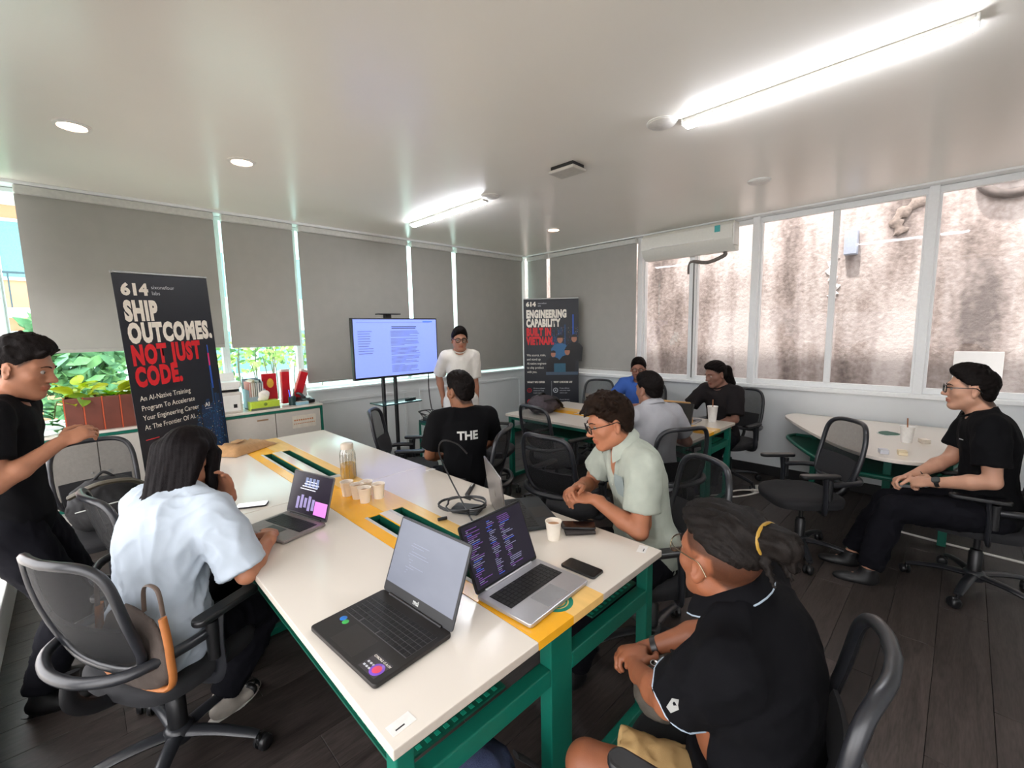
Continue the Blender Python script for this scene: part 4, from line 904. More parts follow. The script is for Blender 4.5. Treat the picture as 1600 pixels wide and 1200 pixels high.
def infl(p, d):
    if p[0] == 'rc': return ('rc', p[1], p[2], p[3]+d, p[4]+d)
    return ('el', p[1], p[2], tuple(r+d for r in p[3]))
def make_shirt(c):
    P = c['P']; sp = P['shirt']; s = c['s']; J = c['J']; t = sp.get('t', .012); T = c['T']; u3, f3, r3, nb = c['u3'], c['f3'], c['r3'], c['nb']
    ps = []
    for p in T:
        if p[6 if p[0] == 'rc' else 5] in ('torso', 'trap'): ps.append((infl(p, t), p[5 if p[0] == 'rc' else 4]))
    sleeve = sp.get('sleeve', .62)
    for q in 'RL':
        sh, e = J['sh'+q], J['el'+q]; w = sp.get('sw', .016); am = P.get('arm', 1.)*s
        ps.append((('rc', sh, sh+(e-sh)*.3, .055*am+t, .053*am+w, ), .03)); ps.append((('rc', sh+(e-sh)*.3, sh+(e-sh)*(sleeve+.12), .053*am+w, .046*am+w*1.5), .02))
    hem = sp.get('hem', .06); hp = c['hip']; u1, f1, r1 = c['u1'], c['f1'], c['r1']; g = P.get('girth', 1.)
    if sp.get('skirt', .012): ps.append((('el', hp+u1*.02*s, (r1, f1, u1), ((.172*g+sp.get('skirt', .012))*s, (.122*g+sp.get('skirt', .012)+P.get('belly', 0.))*s, .19*s)), .04))
    lo = np.min([Field.bbox(None, p, .04)[0] for p, k in ps], axis=0); hi = np.max([Field.bbox(None, p, .04)[1] for p, k in ps], axis=0)
    f = Field(lo, hi, P.get('hc', .009))
    for p, k in ps: f.add(p, k)
    f.cut(hp-u1*hem*s, -u1, (hp-u1*hem*s, .34*s))
    for q in 'RL':
        sh, e = J['sh'+q], J['el'+q]; d = unit(e-sh); o = sh+(e-sh)*sleeve; f.cut(o, d, (o+d*.07, .105*s))
    nk = sp.get('neck', (.0, .066)); o = nb+u3*(.035+nk[0])*s; f.cut(o, u3, (o+u3*.05, .12*s))
    f.sub(('rc', nb+u3*.0*s+f3*.012*s, nb+u3*.10*s+f3*.035*s, nk[1]*s*.92, nk[1]*s*1.15), .012)
    if sp.get('open'): f.sub(('rc', nb+u3*.03*s+f3*.05*s, c['chest']+u3*.02*s+f3*.15*s, .055*s, .010*s), .01)
    V, Q = f.surface(); V, Q = main_piece(V, Q); V = relax(V, Q, 2, .5); N = vnormals(V, Q); a = sp.get('fold', .004); sd = sp.get('seed', 3)
    V = V+N*(folds(V, a, 34, sd, (1, 1, .55))+folds(V, a*.32, 72, sd+1, (1, 1, .6)))[:, None]
    o = c['add']('shirt', V, Q, sp['mat'], sp.get('label')); c['shirt'] = o; c['shirtVQ'] = (V, Q)
    if sp.get('collar'):
        # folded collar: two leaf bands around the neck, open at the front
        b = B(); n = 22; A0 = sp.get('gap', .5); rows = []
        for i in range(n+1):
            a_ = A0+(2*PI-2*A0)*i/n; dx, dy = math.sin(a_), math.cos(a_); rr = nk[1]*s
            bk = .5-.5*dy; ctr = nb+u3*(.024+.030*bk)*s+f3*(.012)*s
            up = ctr+(r3*dx*rr*1.0+f3*dy*rr*1.02)+u3*.022*s; dn = ctr+(r3*dx*rr*1.50+f3*dy*rr*(1.55+.3*max(0, dy)))-u3*(.018+.022*max(0, dy))*s
            mid = up*.45+dn*.55+(r3*dx+f3*dy)*.008*s+u3*.012*s; rows.append((up, mid, dn))
        def fn(u, v):
            i = min(n-1, int(u*n)); q = u*n-i; A_, B_ = rows[i], rows[i+1]; P0 = [A_[k]*(1-q)+B_[k]*q for k in range(3)]; pt = P0[0]*(1-v)**2+P0[1]*2*v*(1-v)+P0[2]*v*v; nrm = unit(pt-(nb+f3*.012)); return pt-c['base'], nrm
        b.sheet(fn, 22, 5, .004); part('collar', b, sp['collar'], o)
        if sp.get('piping'):
            part('collar_piping', B().tube([rows[i][2]-c['base']+u3*.002 for i in range(n+1)], .0025, 6), sp['piping'], o)
    elif sp.get('rib', True):
        pts = [];
        for a_ in np.linspace(0, 2*PI, 28, endpoint=False):
            dx, dy = math.sin(a_), math.cos(a_); rr = nk[1]*s; pts.append(nb+u3*(.026-.024*dy)*s+f3*.014*s+r3*dx*rr*1.0+f3*dy*rr*1.08-c['base'])
        part('neckband', B().tube(pts, .0065*s, 8, True), sp['mat'], o)
    if sp.get('sleeve_piping'):
        for q in 'RL':
            sh, e = J['sh'+q], J['el'+q]; d = unit(e-sh); ctr = sh+(e-sh)*sleeve; e1 = unit(np.cross(d, c['U'])); e2 = np.cross(d, e1); bv = bvh_of(c, 'shirt'); pts = []
            for a_ in np.linspace(0, 2*PI, 24, endpoint=False):
                dr = e1*math.cos(a_)+e2*math.sin(a_); st_ = ctr-d*.006+dr*.16*s; hit = bv.ray_cast(Vector(st_), Vector(-dr)); pts.append((np.array(hit[0]) if hit[0] is not None and (Vector(ctr)-hit[0]).length < .12 else ctr+dr*.06*s)+dr*.0008-c['base'])
            part('sleeve_piping', B().tube(pts, .0022, 6, True), sp['sleeve_piping'], o)
def bvh_of(c, nm):
    from mathutils.bvhtree import BVHTree
    V, Q = c[nm+'VQ']; return BVHTree.FromPolygons(V.tolist(), Q.tolist())
def make_trousers(c):
    P = c['P']; tp = P['trousers']; s = c['s']; J = c['J']; t = tp.get('t', .012); ps = []
    for p in c['T'][:1]: ps.append((infl(p, t*.8), .04))
    leg = tp.get('leg', 1.); lgm = P.get('leg', 1.)*s
    for q in 'RL':
        hj, kn, an = J['hj'+q], J['kn'+q], J['an'+q]
        if leg <= .5: e = hj+(kn-hj)*leg*2; ps += [(('rc', hj, e, .092*lgm+t, .075*lgm+t*1.8), .03)]
        else: e = kn+(an-kn)*(leg-.5)*2; ps += [(('rc', hj, hj+(kn-hj)*.4, .088*lgm+t, .080*lgm+t), .03), (('rc', hj+(kn-hj)*.4, kn, .080*lgm+t, .058*lgm+t), .02), (('rc', kn, kn+(an-kn)*.4, .056*lgm+t, .055*lgm+t*1.2), .02), (('rc', kn+(an-kn)*.4, e, .055*lgm+t*1.2, .042*lgm+t*1.5), .02)]
    lo = np.min([Field.bbox(None, p, .04)[0] for p, k in ps], axis=0); hi = np.max([Field.bbox(None, p, .04)[1] for p, k in ps], axis=0); f = Field(lo, hi, P.get('hc', .009))
    for p, k in ps: f.add(p, k)
    for q in 'RL':
        hj, kn, an = J['hj'+q], J['kn'+q], J['an'+q]
        if leg <= .5: e = hj+(kn-hj)*leg*2; d = unit(kn-hj)
        else: e = kn+(an-kn)*(leg-.5)*2; d = unit(an-kn)
        f.cut(e, d, (e+d*.08, .125*s))
    wo = c['hip']+c['u1']*.11*s; f.cut(wo, c['u1'], (wo+c['u1']*.1, .3*s))
    V, Q = f.surface(); V, Q = main_piece(V, Q); V = relax(V, Q, 2, .5); N = vnormals(V, Q); a = tp.get('fold', .004); V = V+N*(folds(V, a, 40, 11, (1, 1, .7))+folds(V, a*.5, 90, 12))[:, None]
    c['add'](tp.get('name', 'trousers'), V, Q, tp['mat'], tp.get('label'))
def make_shoes(c):
    s = c['s']; J = c['J']; U = c['U']; sh = c['P']['shoe']
    for q in 'RL':
        an, td = J['an'+q], J['td'+q]; sd = np.cross(td, U); fz = an-U*.062*s; f = Field(fz-.24*s, fz+.24*s, .009)
        f.add(('el', fz+td*.0*s+U*.012*s, (sd, td, U), (.040*s, .062*s, .05*s)), .02); f.add(('el', fz+td*.085*s-U*.004*s, (sd, td, U), (.044*s, .095*s, .034*s)), .03); f.add(('rc', an+U*.01*s, fz+td*.02*s, .042*s, .042*s), .02)
        f.cut(fz-U*.030*s, -U); f.cut(an+U*.02*s, U); V, Q = f.surface(); o = c['add']('shoe', V, Q, sh)
        b = B(); ol = [fz+td*(.045+.122*math.sin(a))*s+sd*.046*math.cos(a)*s*(1 if math.sin(a) > -.2 else .85)-c['base'] for a in np.linspace(0, 2*PI, 24, endpoint=False)]
        lo_ = [b.bm.verts.new(Vector(p-U*.040*s)) for p in ol]; hi_ = [b.bm.verts.new(Vector(p-U*.022*s)) for p in ol]; b.bm.faces.new(lo_[::-1]); b.bm.faces.new(hi_)
        for i in range(24): b.bm.faces.new((lo_[i], lo_[(i+1) % 24], hi_[(i+1) % 24], hi_[i]))
        part('sole', b, c['P'].get('sole', M_black), o)
def make_glasses(c):
    H, hs = c['H'], c['hs']; gl = c['P']['glasses']; r = gl.get('r', .0023)*hs; root = c['root']; b = B(); w, h = gl.get('w', .046), gl.get('h', .036); yy = .108; bs = c['base']; rd = gl.get('round', .45)
    lens = []
    for q in (-1, 1):
        pts = [H(q*.033+w/2*math.copysign(abs(math.cos(a))**rd, math.cos(a)), yy-.35*abs(q*.033+w/2*math.cos(a))**1.5, -.001+h/2*math.copysign(abs(math.sin(a))**rd, math.sin(a)))-bs for a in np.linspace(0, 2*PI, 24, endpoint=False)]
        lens.append(pts); b.tube(pts, r, 6, True)
    b.tube([H(-.012, yy+.001, .006)-bs, H(0, yy+.004, .009)-bs, H(.012, yy+.001, .006)-bs], r, 6)
    for q in (-1, 1): b.tube(catmull([H(q*.056, yy-.006, .008)-bs, H(q*.074, .07, .010)-bs, H(q*.082, .02, .012)-bs, H(q*.084, -.012, .012)-bs, H(q*.083, -.035, -.012)-bs], 5), r*.9, 6)
    o = part('glasses', b, gl['mat'], root)
    for pts in lens:
        b = B(); b.bm.faces.new([b.bm.verts.new(Vector(p)) for p in pts]); part('lens', b, glass_mat('spectacle_lens', (240, 246, 246), .02), o)
def project_print(c, nm, me, origin, xdir, ydir, raydir, m, name='printed_word', lift=.0015):
    """wrap a flat printed mesh onto a garment by casting its points along RAYDIR"""
    bv = bvh_of(c, nm); b = bmesh.new(); b.from_mesh(me); bmesh.ops.triangulate(b, faces=list(b.faces)); 
    for v in b.verts:
        st_ = origin+xdir*v.co.x+ydir*v.co.y-raydir*.3; hit = bv.ray_cast(Vector(st_), Vector(raydir)); v.co = (hit[0] if hit[0] is not None else Vector(origin))-Vector(raydir*lift)-Vector(c['base'])
    b.to_mesh(me); b.free(); me.materials.clear(); me.materials.append(m); return link(name, me, c['root'])
# ------------------------------------------------------------------ the ten people
C_black = cloth('black', (14, 14, 16)); C_navy = cloth('navy_black', (11, 11, 14)); C_white = cloth('white_blouse', (178, 188, 199)); C_tee = cloth('white_tee', (222, 218, 210)); C_mint = cloth('pale_mint', (170, 176, 164), .3, .08)
C_grey = cloth('grey_polo', (160, 160, 164)); C_blue = cloth('blue_polo', (62, 96, 170)); C_dark = cloth('dark_trousers', (18, 18, 23)); C_khaki = cloth('khaki', (176, 146, 100)); C_beige = cloth('beige_trousers', (186, 160, 128)); C_light = cloth('light_trousers', (206, 204, 200)); C_char = cloth('charcoal_tee', (34, 31, 32))
M_sole = mat('shoe_black', (20, 20, 22), .5); M_ivory = mat('shoe_ivory', (176, 168, 158), .7); M_sw = mat('sole_white', (210, 208, 202), .6)
M_gb = mat('glasses_black', (16, 15, 16), .25); M_gw = mat('glasses_wire', (120, 110, 90), .25, .9)
HB = dict(t=.009, side=.0035, top=.020, line=.080, slope=.98, ck=.018, drop=True)
FACES = {}
# 1 standing at the left
person('person', 'man in black t-shirt and black trousers at the left window with raised hand', dict(key='a', skin=(158, 108, 82), s=.98, hs=1.10, girth=.9, hip=(-.255, 2.93, .885), yaw=-12, lean=2, head=(-22, 14, 0),
    handR=dict(at=(-.075, 2.74, 1.235), pole=(-.6, 2.5, .9), dir=(.9, .2, .35), palm=(-.2, .6, -.8), curl=.5), handL=dict(at=(-.22, 3.14, .84), pole=(-.6, 3.5, 1.0), palm=(0, -1, 0)), fine_hands='R',
    footR=dict(at=(-.25, 2.84, .085), pole=(.6, 2.8, .5)), footL=dict(at=(-.22, 3.03, .085), pole=(.6, 3.1, .5)),
    hair=dict({**HB}, tufts=26, t=.013, seed=2, top=.028), shirt=dict(mat=C_black, hem=.10, sleeve=.66, skirt=.016), trousers=dict(mat=C_dark, leg=.98, t=.02), shoe=M_sole, h=.010, hf=.0055))
# 2 woman in white
p2 = person('person', 'woman in a white blouse with dark shoulder length hair, seated at the laptop', dict(key='b', skin=(172, 116, 88), s=.97, hs=1.08, female=True, girth=1.08, hip=(.13, 2.10, .54), yaw=30, lean=14, hunch=12, head=(52, 16, 0), hoff=(-.01, .02, 0),
    handR=dict(at=(.545, 2.10, .795), pole=(.3, 1.6, .5), dir=(.25, 1, -.05), palm=(-.3, 0, -1), curl=1.25, thumb=.9), handL=dict(at=(.43, 2.22, 1.00), pole=(.55, 2.6, .45), dir=(-.25, -.25, .95), palm=(-.75, -.6, .1), curl=.3),
    footR=dict(at=(.33, 2.22, .085), pole=(.9, 2.3, .6), yaw=20), footL=dict(at=(.40, 2.46, .085), pole=(.9, 2.8, .6), yaw=30),
    hair=dict(t=.021, top=.006, line=.072, slope=.30, strand='down', seed=4, key='bob', spec=.08, rgb=(17, 13, 14), fr=(.062, .055, .098),
        ears=False, locks=[((x, -.062-.02*math.cos(x*16), .05), (x*1.12-.012, -.108-.02*math.cos(x*16), -.175-.03*math.sin(x*70)), .036, .012) for x in (-.066, -.040, -.014, .014, .040, .066)] + [((q*.078, .0, .03), (q*.084, .005, -.135), .030, .017) for q in (-1, 1)] + [((q*.076, .035, .03), (q*.074, .042, -.12), .022, .012) for q in (-1, 1)] + [((-.05, -.07, -.10), (-.095, -.125, -.20), .034, .010), ((-.07, -.05, -.08), (-.13, -.10, -.17), .030, .008), ((.0, -.09, -.12), (.01, -.115, -.215), .022, .008)]),
    shirt=dict(mat=C_white, hem=.11, sleeve=.92, t=.018, sw=.030, skirt=.030, fold=.0105, collar=C_white, gap=.5, neck=(.004, .068), seed=8), trousers=dict(mat=C_dark, leg=.97, t=.016, fold=.005), shoe=M_ivory, sole=M_sw, h=.009, hf=.005, hc=.008))
# 3 man with the bun
p3 = person('person', 'man with a hair bun, black polo and khaki shorts in the near foreground', dict(key='c', skin=(132, 80, 54), s=.945, hs=1.07, girth=1.14, belly=.02, hip=(1.14, .29, .505), yaw=98, lean=2, hunch=16, side=-4, head=(70, 0, 0), hoff=(-.01, .0, -.03),
    handR=dict(at=(1.245, .66, .640), pole=(1.75, .3, .5), dir=(-.75, .55, .05), palm=(-.2, -.4, -.9), curl=.75, thumb=.7), handL=dict(at=(1.125, .63, .655), pole=(.55, .25, .45), dir=(.7, .45, .02), palm=(.3, -.2, -.95), curl=.9, thumb=.6),
    footR=dict(at=(1.50, .66, .085), pole=(1.9, 1.2, .9), yaw=80), footL=dict(at=(.93, .70, .085), pole=(.62, 1.3, .9), yaw=105), leg=1.06, stubble=.86, fade=.26,
    hair=dict(t=.012, side=.010, top=.012, line=.074, slope=.30, strand='back', seed=6, wavy=1.6, key='bun', spec=.12, rgb=(24, 20, 18), face=False, label='combed back hair tied in a bun',
        locks=[((x, -.05, .105), (x*.3, -.112, .095), .030, .022) for x in (-.04, 0, .04)] + [((0, -.130, .100), (0, -.158, .102), .034, .032), ((0, -.165, .09), (.004, -.180, .055), .020, .008), ((.015, -.14, .07), (.02, -.165, .02), .014, .004), ((-.02, -.13, .06), (-.022, -.155, .015), .012, .004)], band=((0, -.122, .098), (0, -1, .15), .036)),
    shirt=dict(mat=C_navy, hem=.13, sleeve=.74, t=.016, sw=.024, skirt=.024, fold=.006, collar=C_navy, gap=.55, neck=(.012, .070), piping=mat('piping_pale', (150, 164, 178), .6), sleeve_piping=mat('piping_pale', (150, 164, 178), .6), seed=21),
    trousers=dict(name='shorts', mat=C_khaki, leg=.40, t=.02, fold=.006), glasses=dict(mat=M_gw, r=.0016, w=.048, h=.044, round=.9), h=.009, hf=.005, hc=.008, shoe=M_sole))
# 4 young man in the pale open shirt
p4 = person('person', 'young man with messy dark hair and glasses in a pale mint shirt at the desk', dict(key='d', skin=(176, 116, 86), s=1.03, hs=1.05, hip=(2.03, 1.09, .55), yaw=150, lean=12, hunch=10, head=(140, 14, 0), twist=-6,
    handR=dict(at=(1.80, 1.36, .865), pole=(2.15, 1.6, .6), dir=(-.8, -.1, .1), palm=(.2, -.5, -.8), curl=.7, thumb=.6), handL=dict(at=(1.765, 1.23, .845), pole=(1.8, .5, .5), dir=(-.55, .75, .1), palm=(.1, .3, -.95), curl=.6, thumb=.6),
    footR=dict(at=(1.70, 1.48, .085), pole=(1.2, 1.7, .9)), footL=dict(at=(1.56, 1.20, .085), pole=(1.2, 1.0, .9)),
    hair=dict({**HB}, t=.014, side=.008, top=.030, tufts=130, seed=9, rgb=(34, 24, 18), key='brown', locks=[((x, .075, .088), (x*1.2+.01, .108, .066+.01*math.sin(x*90)), .018, .007) for x in (-.055, -.035, -.012, .012, .035, .055)]),
    shirt=dict(mat=C_mint, hem=.20, sleeve=.66, t=.016, sw=.026, skirt=.03, fold=.0055, collar=C_mint, gap=.75, neck=(.004, .068), open=True, seed=33), trousers=dict(mat=C_dark, leg=.97, t=.016), glasses=dict(mat=M_gb, w=.046, h=.034), shoe=M_sole, h=.010, hf=.0052, hc=.008))
# 5 man by the side table
p5 = person('person', 'man in black glasses, black t-shirt and dark trousers seated sideways by the rounded table', dict(key='e', skin=(186, 140, 116), s=1.06, hs=1.03, hip=(3.85, -.165, .555), yaw=97, lean=4, hunch=10, head=(97, -1, 0), hoff=(.0, .01, 0),
    handR=dict(at=(3.78, .18, .700), pole=(4.3, -.2, .5), dir=(-.55, .75, -.25), palm=(-.5, .1, -.85), curl=.8, thumb=.6), handL=dict(at=(3.64, .08, .715), pole=(3.35, -.5, .5), dir=(.35, .85, -.2), palm=(.6, -.1, -.75), curl=.9, thumb=.6),
    footR=dict(at=(3.76, .46, .085), pole=(3.9, 1.2, 1.0), yaw=105), footL=dict(at=(3.56, .34, .085), pole=(3.3, 1.2, 1.0), yaw=108),
    hair=dict({**HB}, top=.030, seed=12, rgb=(26, 20, 18), tufts=14), beard=False,
    shirt=dict(mat=C_black, hem=.12, sleeve=.74, t=.014, sw=.024, skirt=.02, fold=.005, seed=41, neck=(.0, .064)), trousers=dict(mat=C_dark, leg=.97, t=.018, fold=.005), glasses=dict(mat=M_gb, r=.003, w=.050, h=.040, round=.55), shoe=M_sole, h=.010, hf=.0055))
# 6 presenter
p6 = person('person', 'standing man in round glasses and a white t-shirt beside the television', dict(key='f', skin=(172, 122, 98), s=1.0, hs=1.04, hip=(3.12, 4.01, .905), yaw=236, lean=0, head=(240, 4, 0), shw=.86, girth=.94,
    handR=dict(at=(3.02, 4.22, .93), pole=(3.0, 4.6, 1.0), palm=(.3, .5, 0), curl=.4), handL=dict(at=(3.30, 3.95, .86), pole=(3.5, 4.4, 1.0), palm=(-.6, .3, 0), curl=.4), fine_hands='',
    footR=dict(at=(3.04, 4.08, .085), pole=(2.54, 3.4, .5)), footL=dict(at=(3.20, 3.95, .085), pole=(2.64, 3.3, .5)),
    hair=dict({**HB}, t=.015, top=.028, line=.070, side=.011, seed=15), shirt=dict(mat=C_tee, hem=.12, sleeve=.88, t=.012, sw=.02, skirt=.018, seed=51), trousers=dict(mat=C_light, leg=.98, t=.024), glasses=dict(mat=M_gb, r=.0032, w=.048, h=.042, round=.8), shoe=M_sole, h=.012, hf=.007, hc=.011))
# 7 black printed shirt from behind
p7 = person('person', 'man with cropped black hair in a black shirt with white letters, seen from behind', dict(key='g', skin=(134, 88, 62), s=1.02, hs=1.08, hip=(2.00, 2.55, .54), yaw=64, lean=-1, hunch=6, head=(92, 4, 0),
    handR=dict(at=(2.40, 2.80, .70), pole=(2.7, 2.2, .5), palm=(0, 0, -1)), handL=dict(at=(2.02, 2.86, .70), pole=(1.5, 2.7, .5), palm=(0, 0, -1)), fine_hands='',
    footR=dict(at=(2.40, 2.92, .085), pole=(2.7, 3.3, .9)), footL=dict(at=(2.12, 3.02, .085), pole=(2.3, 3.7, .9)),
    hair=dict({**HB}, t=.013, side=.007, top=.022, seed=18), shirt=dict(mat=C_black, hem=.12, sleeve=.78, t=.015, sw=.024, skirt=.022, seed=61), trousers=dict(mat=C_dark, leg=.97), shoe=M_sole, h=.012, hf=.007, hc=.010))
# 8 grey polo
p8 = person('person', 'man in a grey polo shirt at the back desk, facing away', dict(key='h', skin=(146, 104, 84), s=1.0, hs=1.05, hip=(3.08, 1.58, .53), yaw=66, lean=4, hunch=8, head=(76, 4, 0),
    handR=dict(at=(3.52, 1.70, .79), pole=(3.4, 1.2, .5), dir=(.8, .3, 0), palm=(0, 0, -1)), handL=dict(at=(3.42, 2.02, .79), pole=(2.9, 2.1, .5), dir=(.9, -.1, 0), palm=(0, 0, -1)), fine_hands='',
    footR=dict(at=(3.32, 2.0, .085), pole=(3.6, 2.4, .9)), footL=dict(at=(2.98, 2.14, .085), pole=(2.8, 2.8, .9)),
    hair=dict({**HB}, t=.012, side=.008, top=.016, seed=22), shirt=dict(mat=C_grey, hem=.12, sleeve=.74, t=.014, sw=.02, skirt=.02, collar=C_grey, seed=71, neck=(.004, .064)), trousers=dict(mat=C_beige, leg=.97, t=.016), shoe=M_sole, h=.012, hf=.007, hc=.010))
# 9 blue polo
p9 = person('person', 'man in glasses and a blue polo shirt behind the back desk', dict(key='i', skin=(150, 104, 86), s=.99, hs=1.05, hip=(4.88, 2.74, .53), yaw=196, lean=6, head=(206, 6, 0), beard=True,
    handR=dict(at=(4.52, 2.90, .79), pole=(4.7, 3.3, .5), dir=(-.7, -.6, 0), palm=(0, 0, -1)), handL=dict(at=(4.54, 2.66, .79), pole=(4.8, 2.3, .5), dir=(-.8, .5, 0), palm=(0, 0, -1)), fine_hands='',
    footR=dict(at=(4.50, 2.74, .085), pole=(4.2, 3.0, .9)), footL=dict(at=(4.54, 2.52, .085), pole=(4.2, 2.3, .9)),
    hair=dict({**HB}, t=.012, side=.010, top=.016, line=.068, seed=25), shirt=dict(mat=C_blue, hem=.12, sleeve=.70, t=.014, sw=.02, skirt=.02, collar=C_blue, gap=.6, seed=81, neck=(.004, .064)), trousers=dict(mat=C_dark, leg=.97), glasses=dict(mat=M_gb, r=.0025, w=.048, h=.034), shoe=M_sole, h=.012, hf=.007, hc=.011))
# 10 ponytail
p10 = person('person', 'person with a long wavy ponytail in a charcoal t-shirt behind the back desk corner', dict(key='j', skin=(128, 92, 78), s=.97, hs=1.12, hip=(4.86, 1.76, .53), yaw=168, lean=6, head=(150, 14, 0), girth=.98,
    handR=dict(at=(4.45, 1.98, .79), pole=(4.8, 2.4, .5), dir=(-.9, .1, 0), palm=(0, 0, -1)), handL=dict(at=(4.50, 1.72, .70), pole=(4.9, 1.3, .5), dir=(-.9, .1, 0), palm=(0, 0, -1)), fine_hands='',
    footR=dict(at=(4.46, 1.94, .085), pole=(4.2, 2.1, .9)), footL=dict(at=(4.48, 1.70, .085), pole=(4.2, 1.6, .9)),
    hair=dict(t=.009, side=.005, top=.008, line=.078, slope=.92, ck=.018, drop=True, strand='back', seed=28, rgb=(24, 19, 18), locks=[((0, -.085, .03), (0, -.125, .0), .034, .034)] + [((.012*math.sin(k*1.9), -.125-.006*k, -.0-.045*k), (.014*math.sin(k*1.9+1.9), -.128-.006*k, -.05-.045*k), .052-.004*k+.006*math.sin(k*2.3), .044-.004*k) for k in range(6)], label='long wavy ponytail'),
    shirt=dict(mat=C_char, hem=.12, sleeve=.84, t=.016, sw=.026, skirt=.022, seed=91), trousers=dict(mat=C_dark, leg=.97), shoe=M_sole, h=.012, hf=.007, hc=.011))
# marks and wearables
tm = text_mesh('THE', .085, C_tee, .003, .95); rd = p7['f2']; project_print(p7, 'shirt', tm, p7['chest']+p7['r2']*-.075-p7['u2']*.005, p7['r2'], p7['u2'], rd, mat('print_white', (200, 200, 196), .7), 'printed_word')
b = B(); b.bx(-.016, .016, -.003, .003, 0, .001); lg = b.mesh('printed_mark', M_white, False); project_print(p5, 'shirt', lg, p5['chest']+p5['u2']*.03-p5['r2']*.07, p5['r2'], p5['u2'], -p5['f2'], mat('print_white', (200, 200, 196), .7), 'printed_mark')
b = B(); b.prism([(-.010, -.03), (.004, -.034), (.012, .0), (.004, .03), (-.004, .012), (-.012, .004)], 0, .001); lg = b.mesh('printed_mark', M_white, False); d_ = unit(p3['J']['elL']-p3['J']['shL'])
project_print(p3, 'shirt', lg, p3['J']['shL']+d_*.125, unit(np.cross(d_, -p3['r3'])), -d_, unit(p3['r3']*.9+d_*.0-p3['f3']*.4), mat('print_white', (200, 200, 196), .7), 'printed_mark')
def wristband(c, q, r, wd, m, face=None, back=.02, name='watch_strap'):
    J = c['J']; d = unit(J['wr'+q]-J['el'+q]); ctr = J['wr'+q]-d*back-c['base']; e1 = unit(np.cross(d, V3(0, 0, 1))); e2 = np.cross(e1, d); b = B()
    n = 20; rings = [[b.bm.verts.new(Vector(ctr+d*o+(e1*math.cos(2*PI*i/n)*1.12+e2*math.sin(2*PI*i/n)*.95)*rr)) for i in range(n)] for o, rr in ((-wd, r), (-wd, r+.003), (wd, r+.003), (wd, r))]
    for k in range(4):
        for i in range(n): b.bm.faces.new((rings[k][i], rings[k][(i+1) % n], rings[(k+1) % 4][(i+1) % n], rings[(k+1) % 4][i]))
    o = part(name, b, m, c['root'])
    if face is not None:
        fz = unit(face-d*(face@d)); M = Matrix((list(np.cross(d, fz))+[0], list(d)+[0], list(fz)+[0], [0, 0, 0, 1])).transposed(); M.translation = Vector(ctr+fz*(r+.004))
        b = B(); b.prism(rrect(.034, .040, .009), -.004, .007, .002); me = b.mesh('watch_case', M_black); me.transform(M); cs = link('watch_case', me, o); b = B(); b.prism(rrect(.028, .034, .007), .0072, .0078); me = b.mesh('watch_screen', mat('watch_screen', (70, 74, 72), .1)); me.transform(M); link('watch_screen', me, o)
wristband(p5, 'L', .029, .011, M_black, V3(-.75, .1, .65), .03); wristband(p5, 'R', .028, .003, M_black, None, .04, 'bracelet'); wristband(p3, 'R', .028, .009, M_black, None, .03)

def chest_patch(c, nm, x, z, w, h, m, lift=.003):
    b = B(); b.grid(lambda u, v: Vector(((u-.5)*w, (v-.5)*h-(.012*(1-abs(u-.5)*2) if v < .01 else 0), 0)), 8, 8); me = b.mesh(nm, m)
    return project_print(c, 'shirt', me, c['chest']+c['r2']*x+c['u2']*z, c['r2'], c['u2'], -c['f2'], m, nm, lift)
chest_patch(p4, 'chest_pocket', -.075, .015, .10, .115, cloth('mint_pocket', (150, 162, 160)))
for k in range(4):
    b = B(); b.lathe([(.005, 0), (.001, .001)], 10); project_print(p4, 'shirt', b.mesh('button', M_white), p4['chest']+p4['u2']*(.0-.075*k), p4['r2'], p4['u2'], -p4['f2'], mat('button_pale', (214, 210, 200), .4), 'button', .004)
# ------------------------------------------------------------------ roll-up banners with their print
M_bd = mat('banner_navy', (20, 24, 34), .45, var=.05); M_bw = mat('print_cream', (238, 232, 220), .5); M_br = mat('print_red', (214, 22, 34), .5); M_bg = mat('print_grey', (196, 198, 204), .5)
M_city = [mat('print_city_%d' % i, c, .5) for i, c in enumerate(((18, 44, 78), (24, 62, 104), (40, 120, 170), (226, 200, 150), (150, 60, 120)))]
def banner(label, loc, rz, w, h, tilt=0.):
    t = thing('roll_up_banner', label, 'banner', loc, 0, 'roll-up banners'); t.rotation_euler = (Matrix.Rotation(rz, 4, 'Z') @ Matrix.Rotation(tilt, 4, 'Y')).to_euler()
    part('base', B().bx(-w/2-.02, w/2+.02, -.07, .09, 0, .07, .015), mat('banner_base', (170, 172, 176), .3, .8), t); part('foot', B().bx(-w/2+.1, -w/2+.14, -.12, .12, 0, .012, .003), M_black, t); part('foot', B().bx(w/2-.14, w/2-.1, -.12, .12, 0, .012, .003), M_black, t)
    part('pole', B().tube([(0, .03, .05), (0, .03, h)], .009, 8), M_steel, t); part('top_rail', B().bx(-w/2, w/2, -.012, .016, h-.004, h+.014, .004), mat('banner_rail', (150, 152, 150), .35, .7), t)
    sh = part('printed_sheet', B().sheet(lambda u, v: ((u-.5)*w, .006*math.sin(v*PI), .06+v*(h-.06)), 2, 2, .001) if False else B().bx(-w/2, w/2, -.001, .001, .06, h), M_bd, t, smooth=False); return t, sh
def write(sh, s, x, z, size, m, bold=0., sx=1., yy=-.0022):
    return link('lettering', text_mesh(s, size, m, bold, sx, 'LEFT', 1.0+bold*11), sh, (x, yy, z), (PI/2, 0, 0))
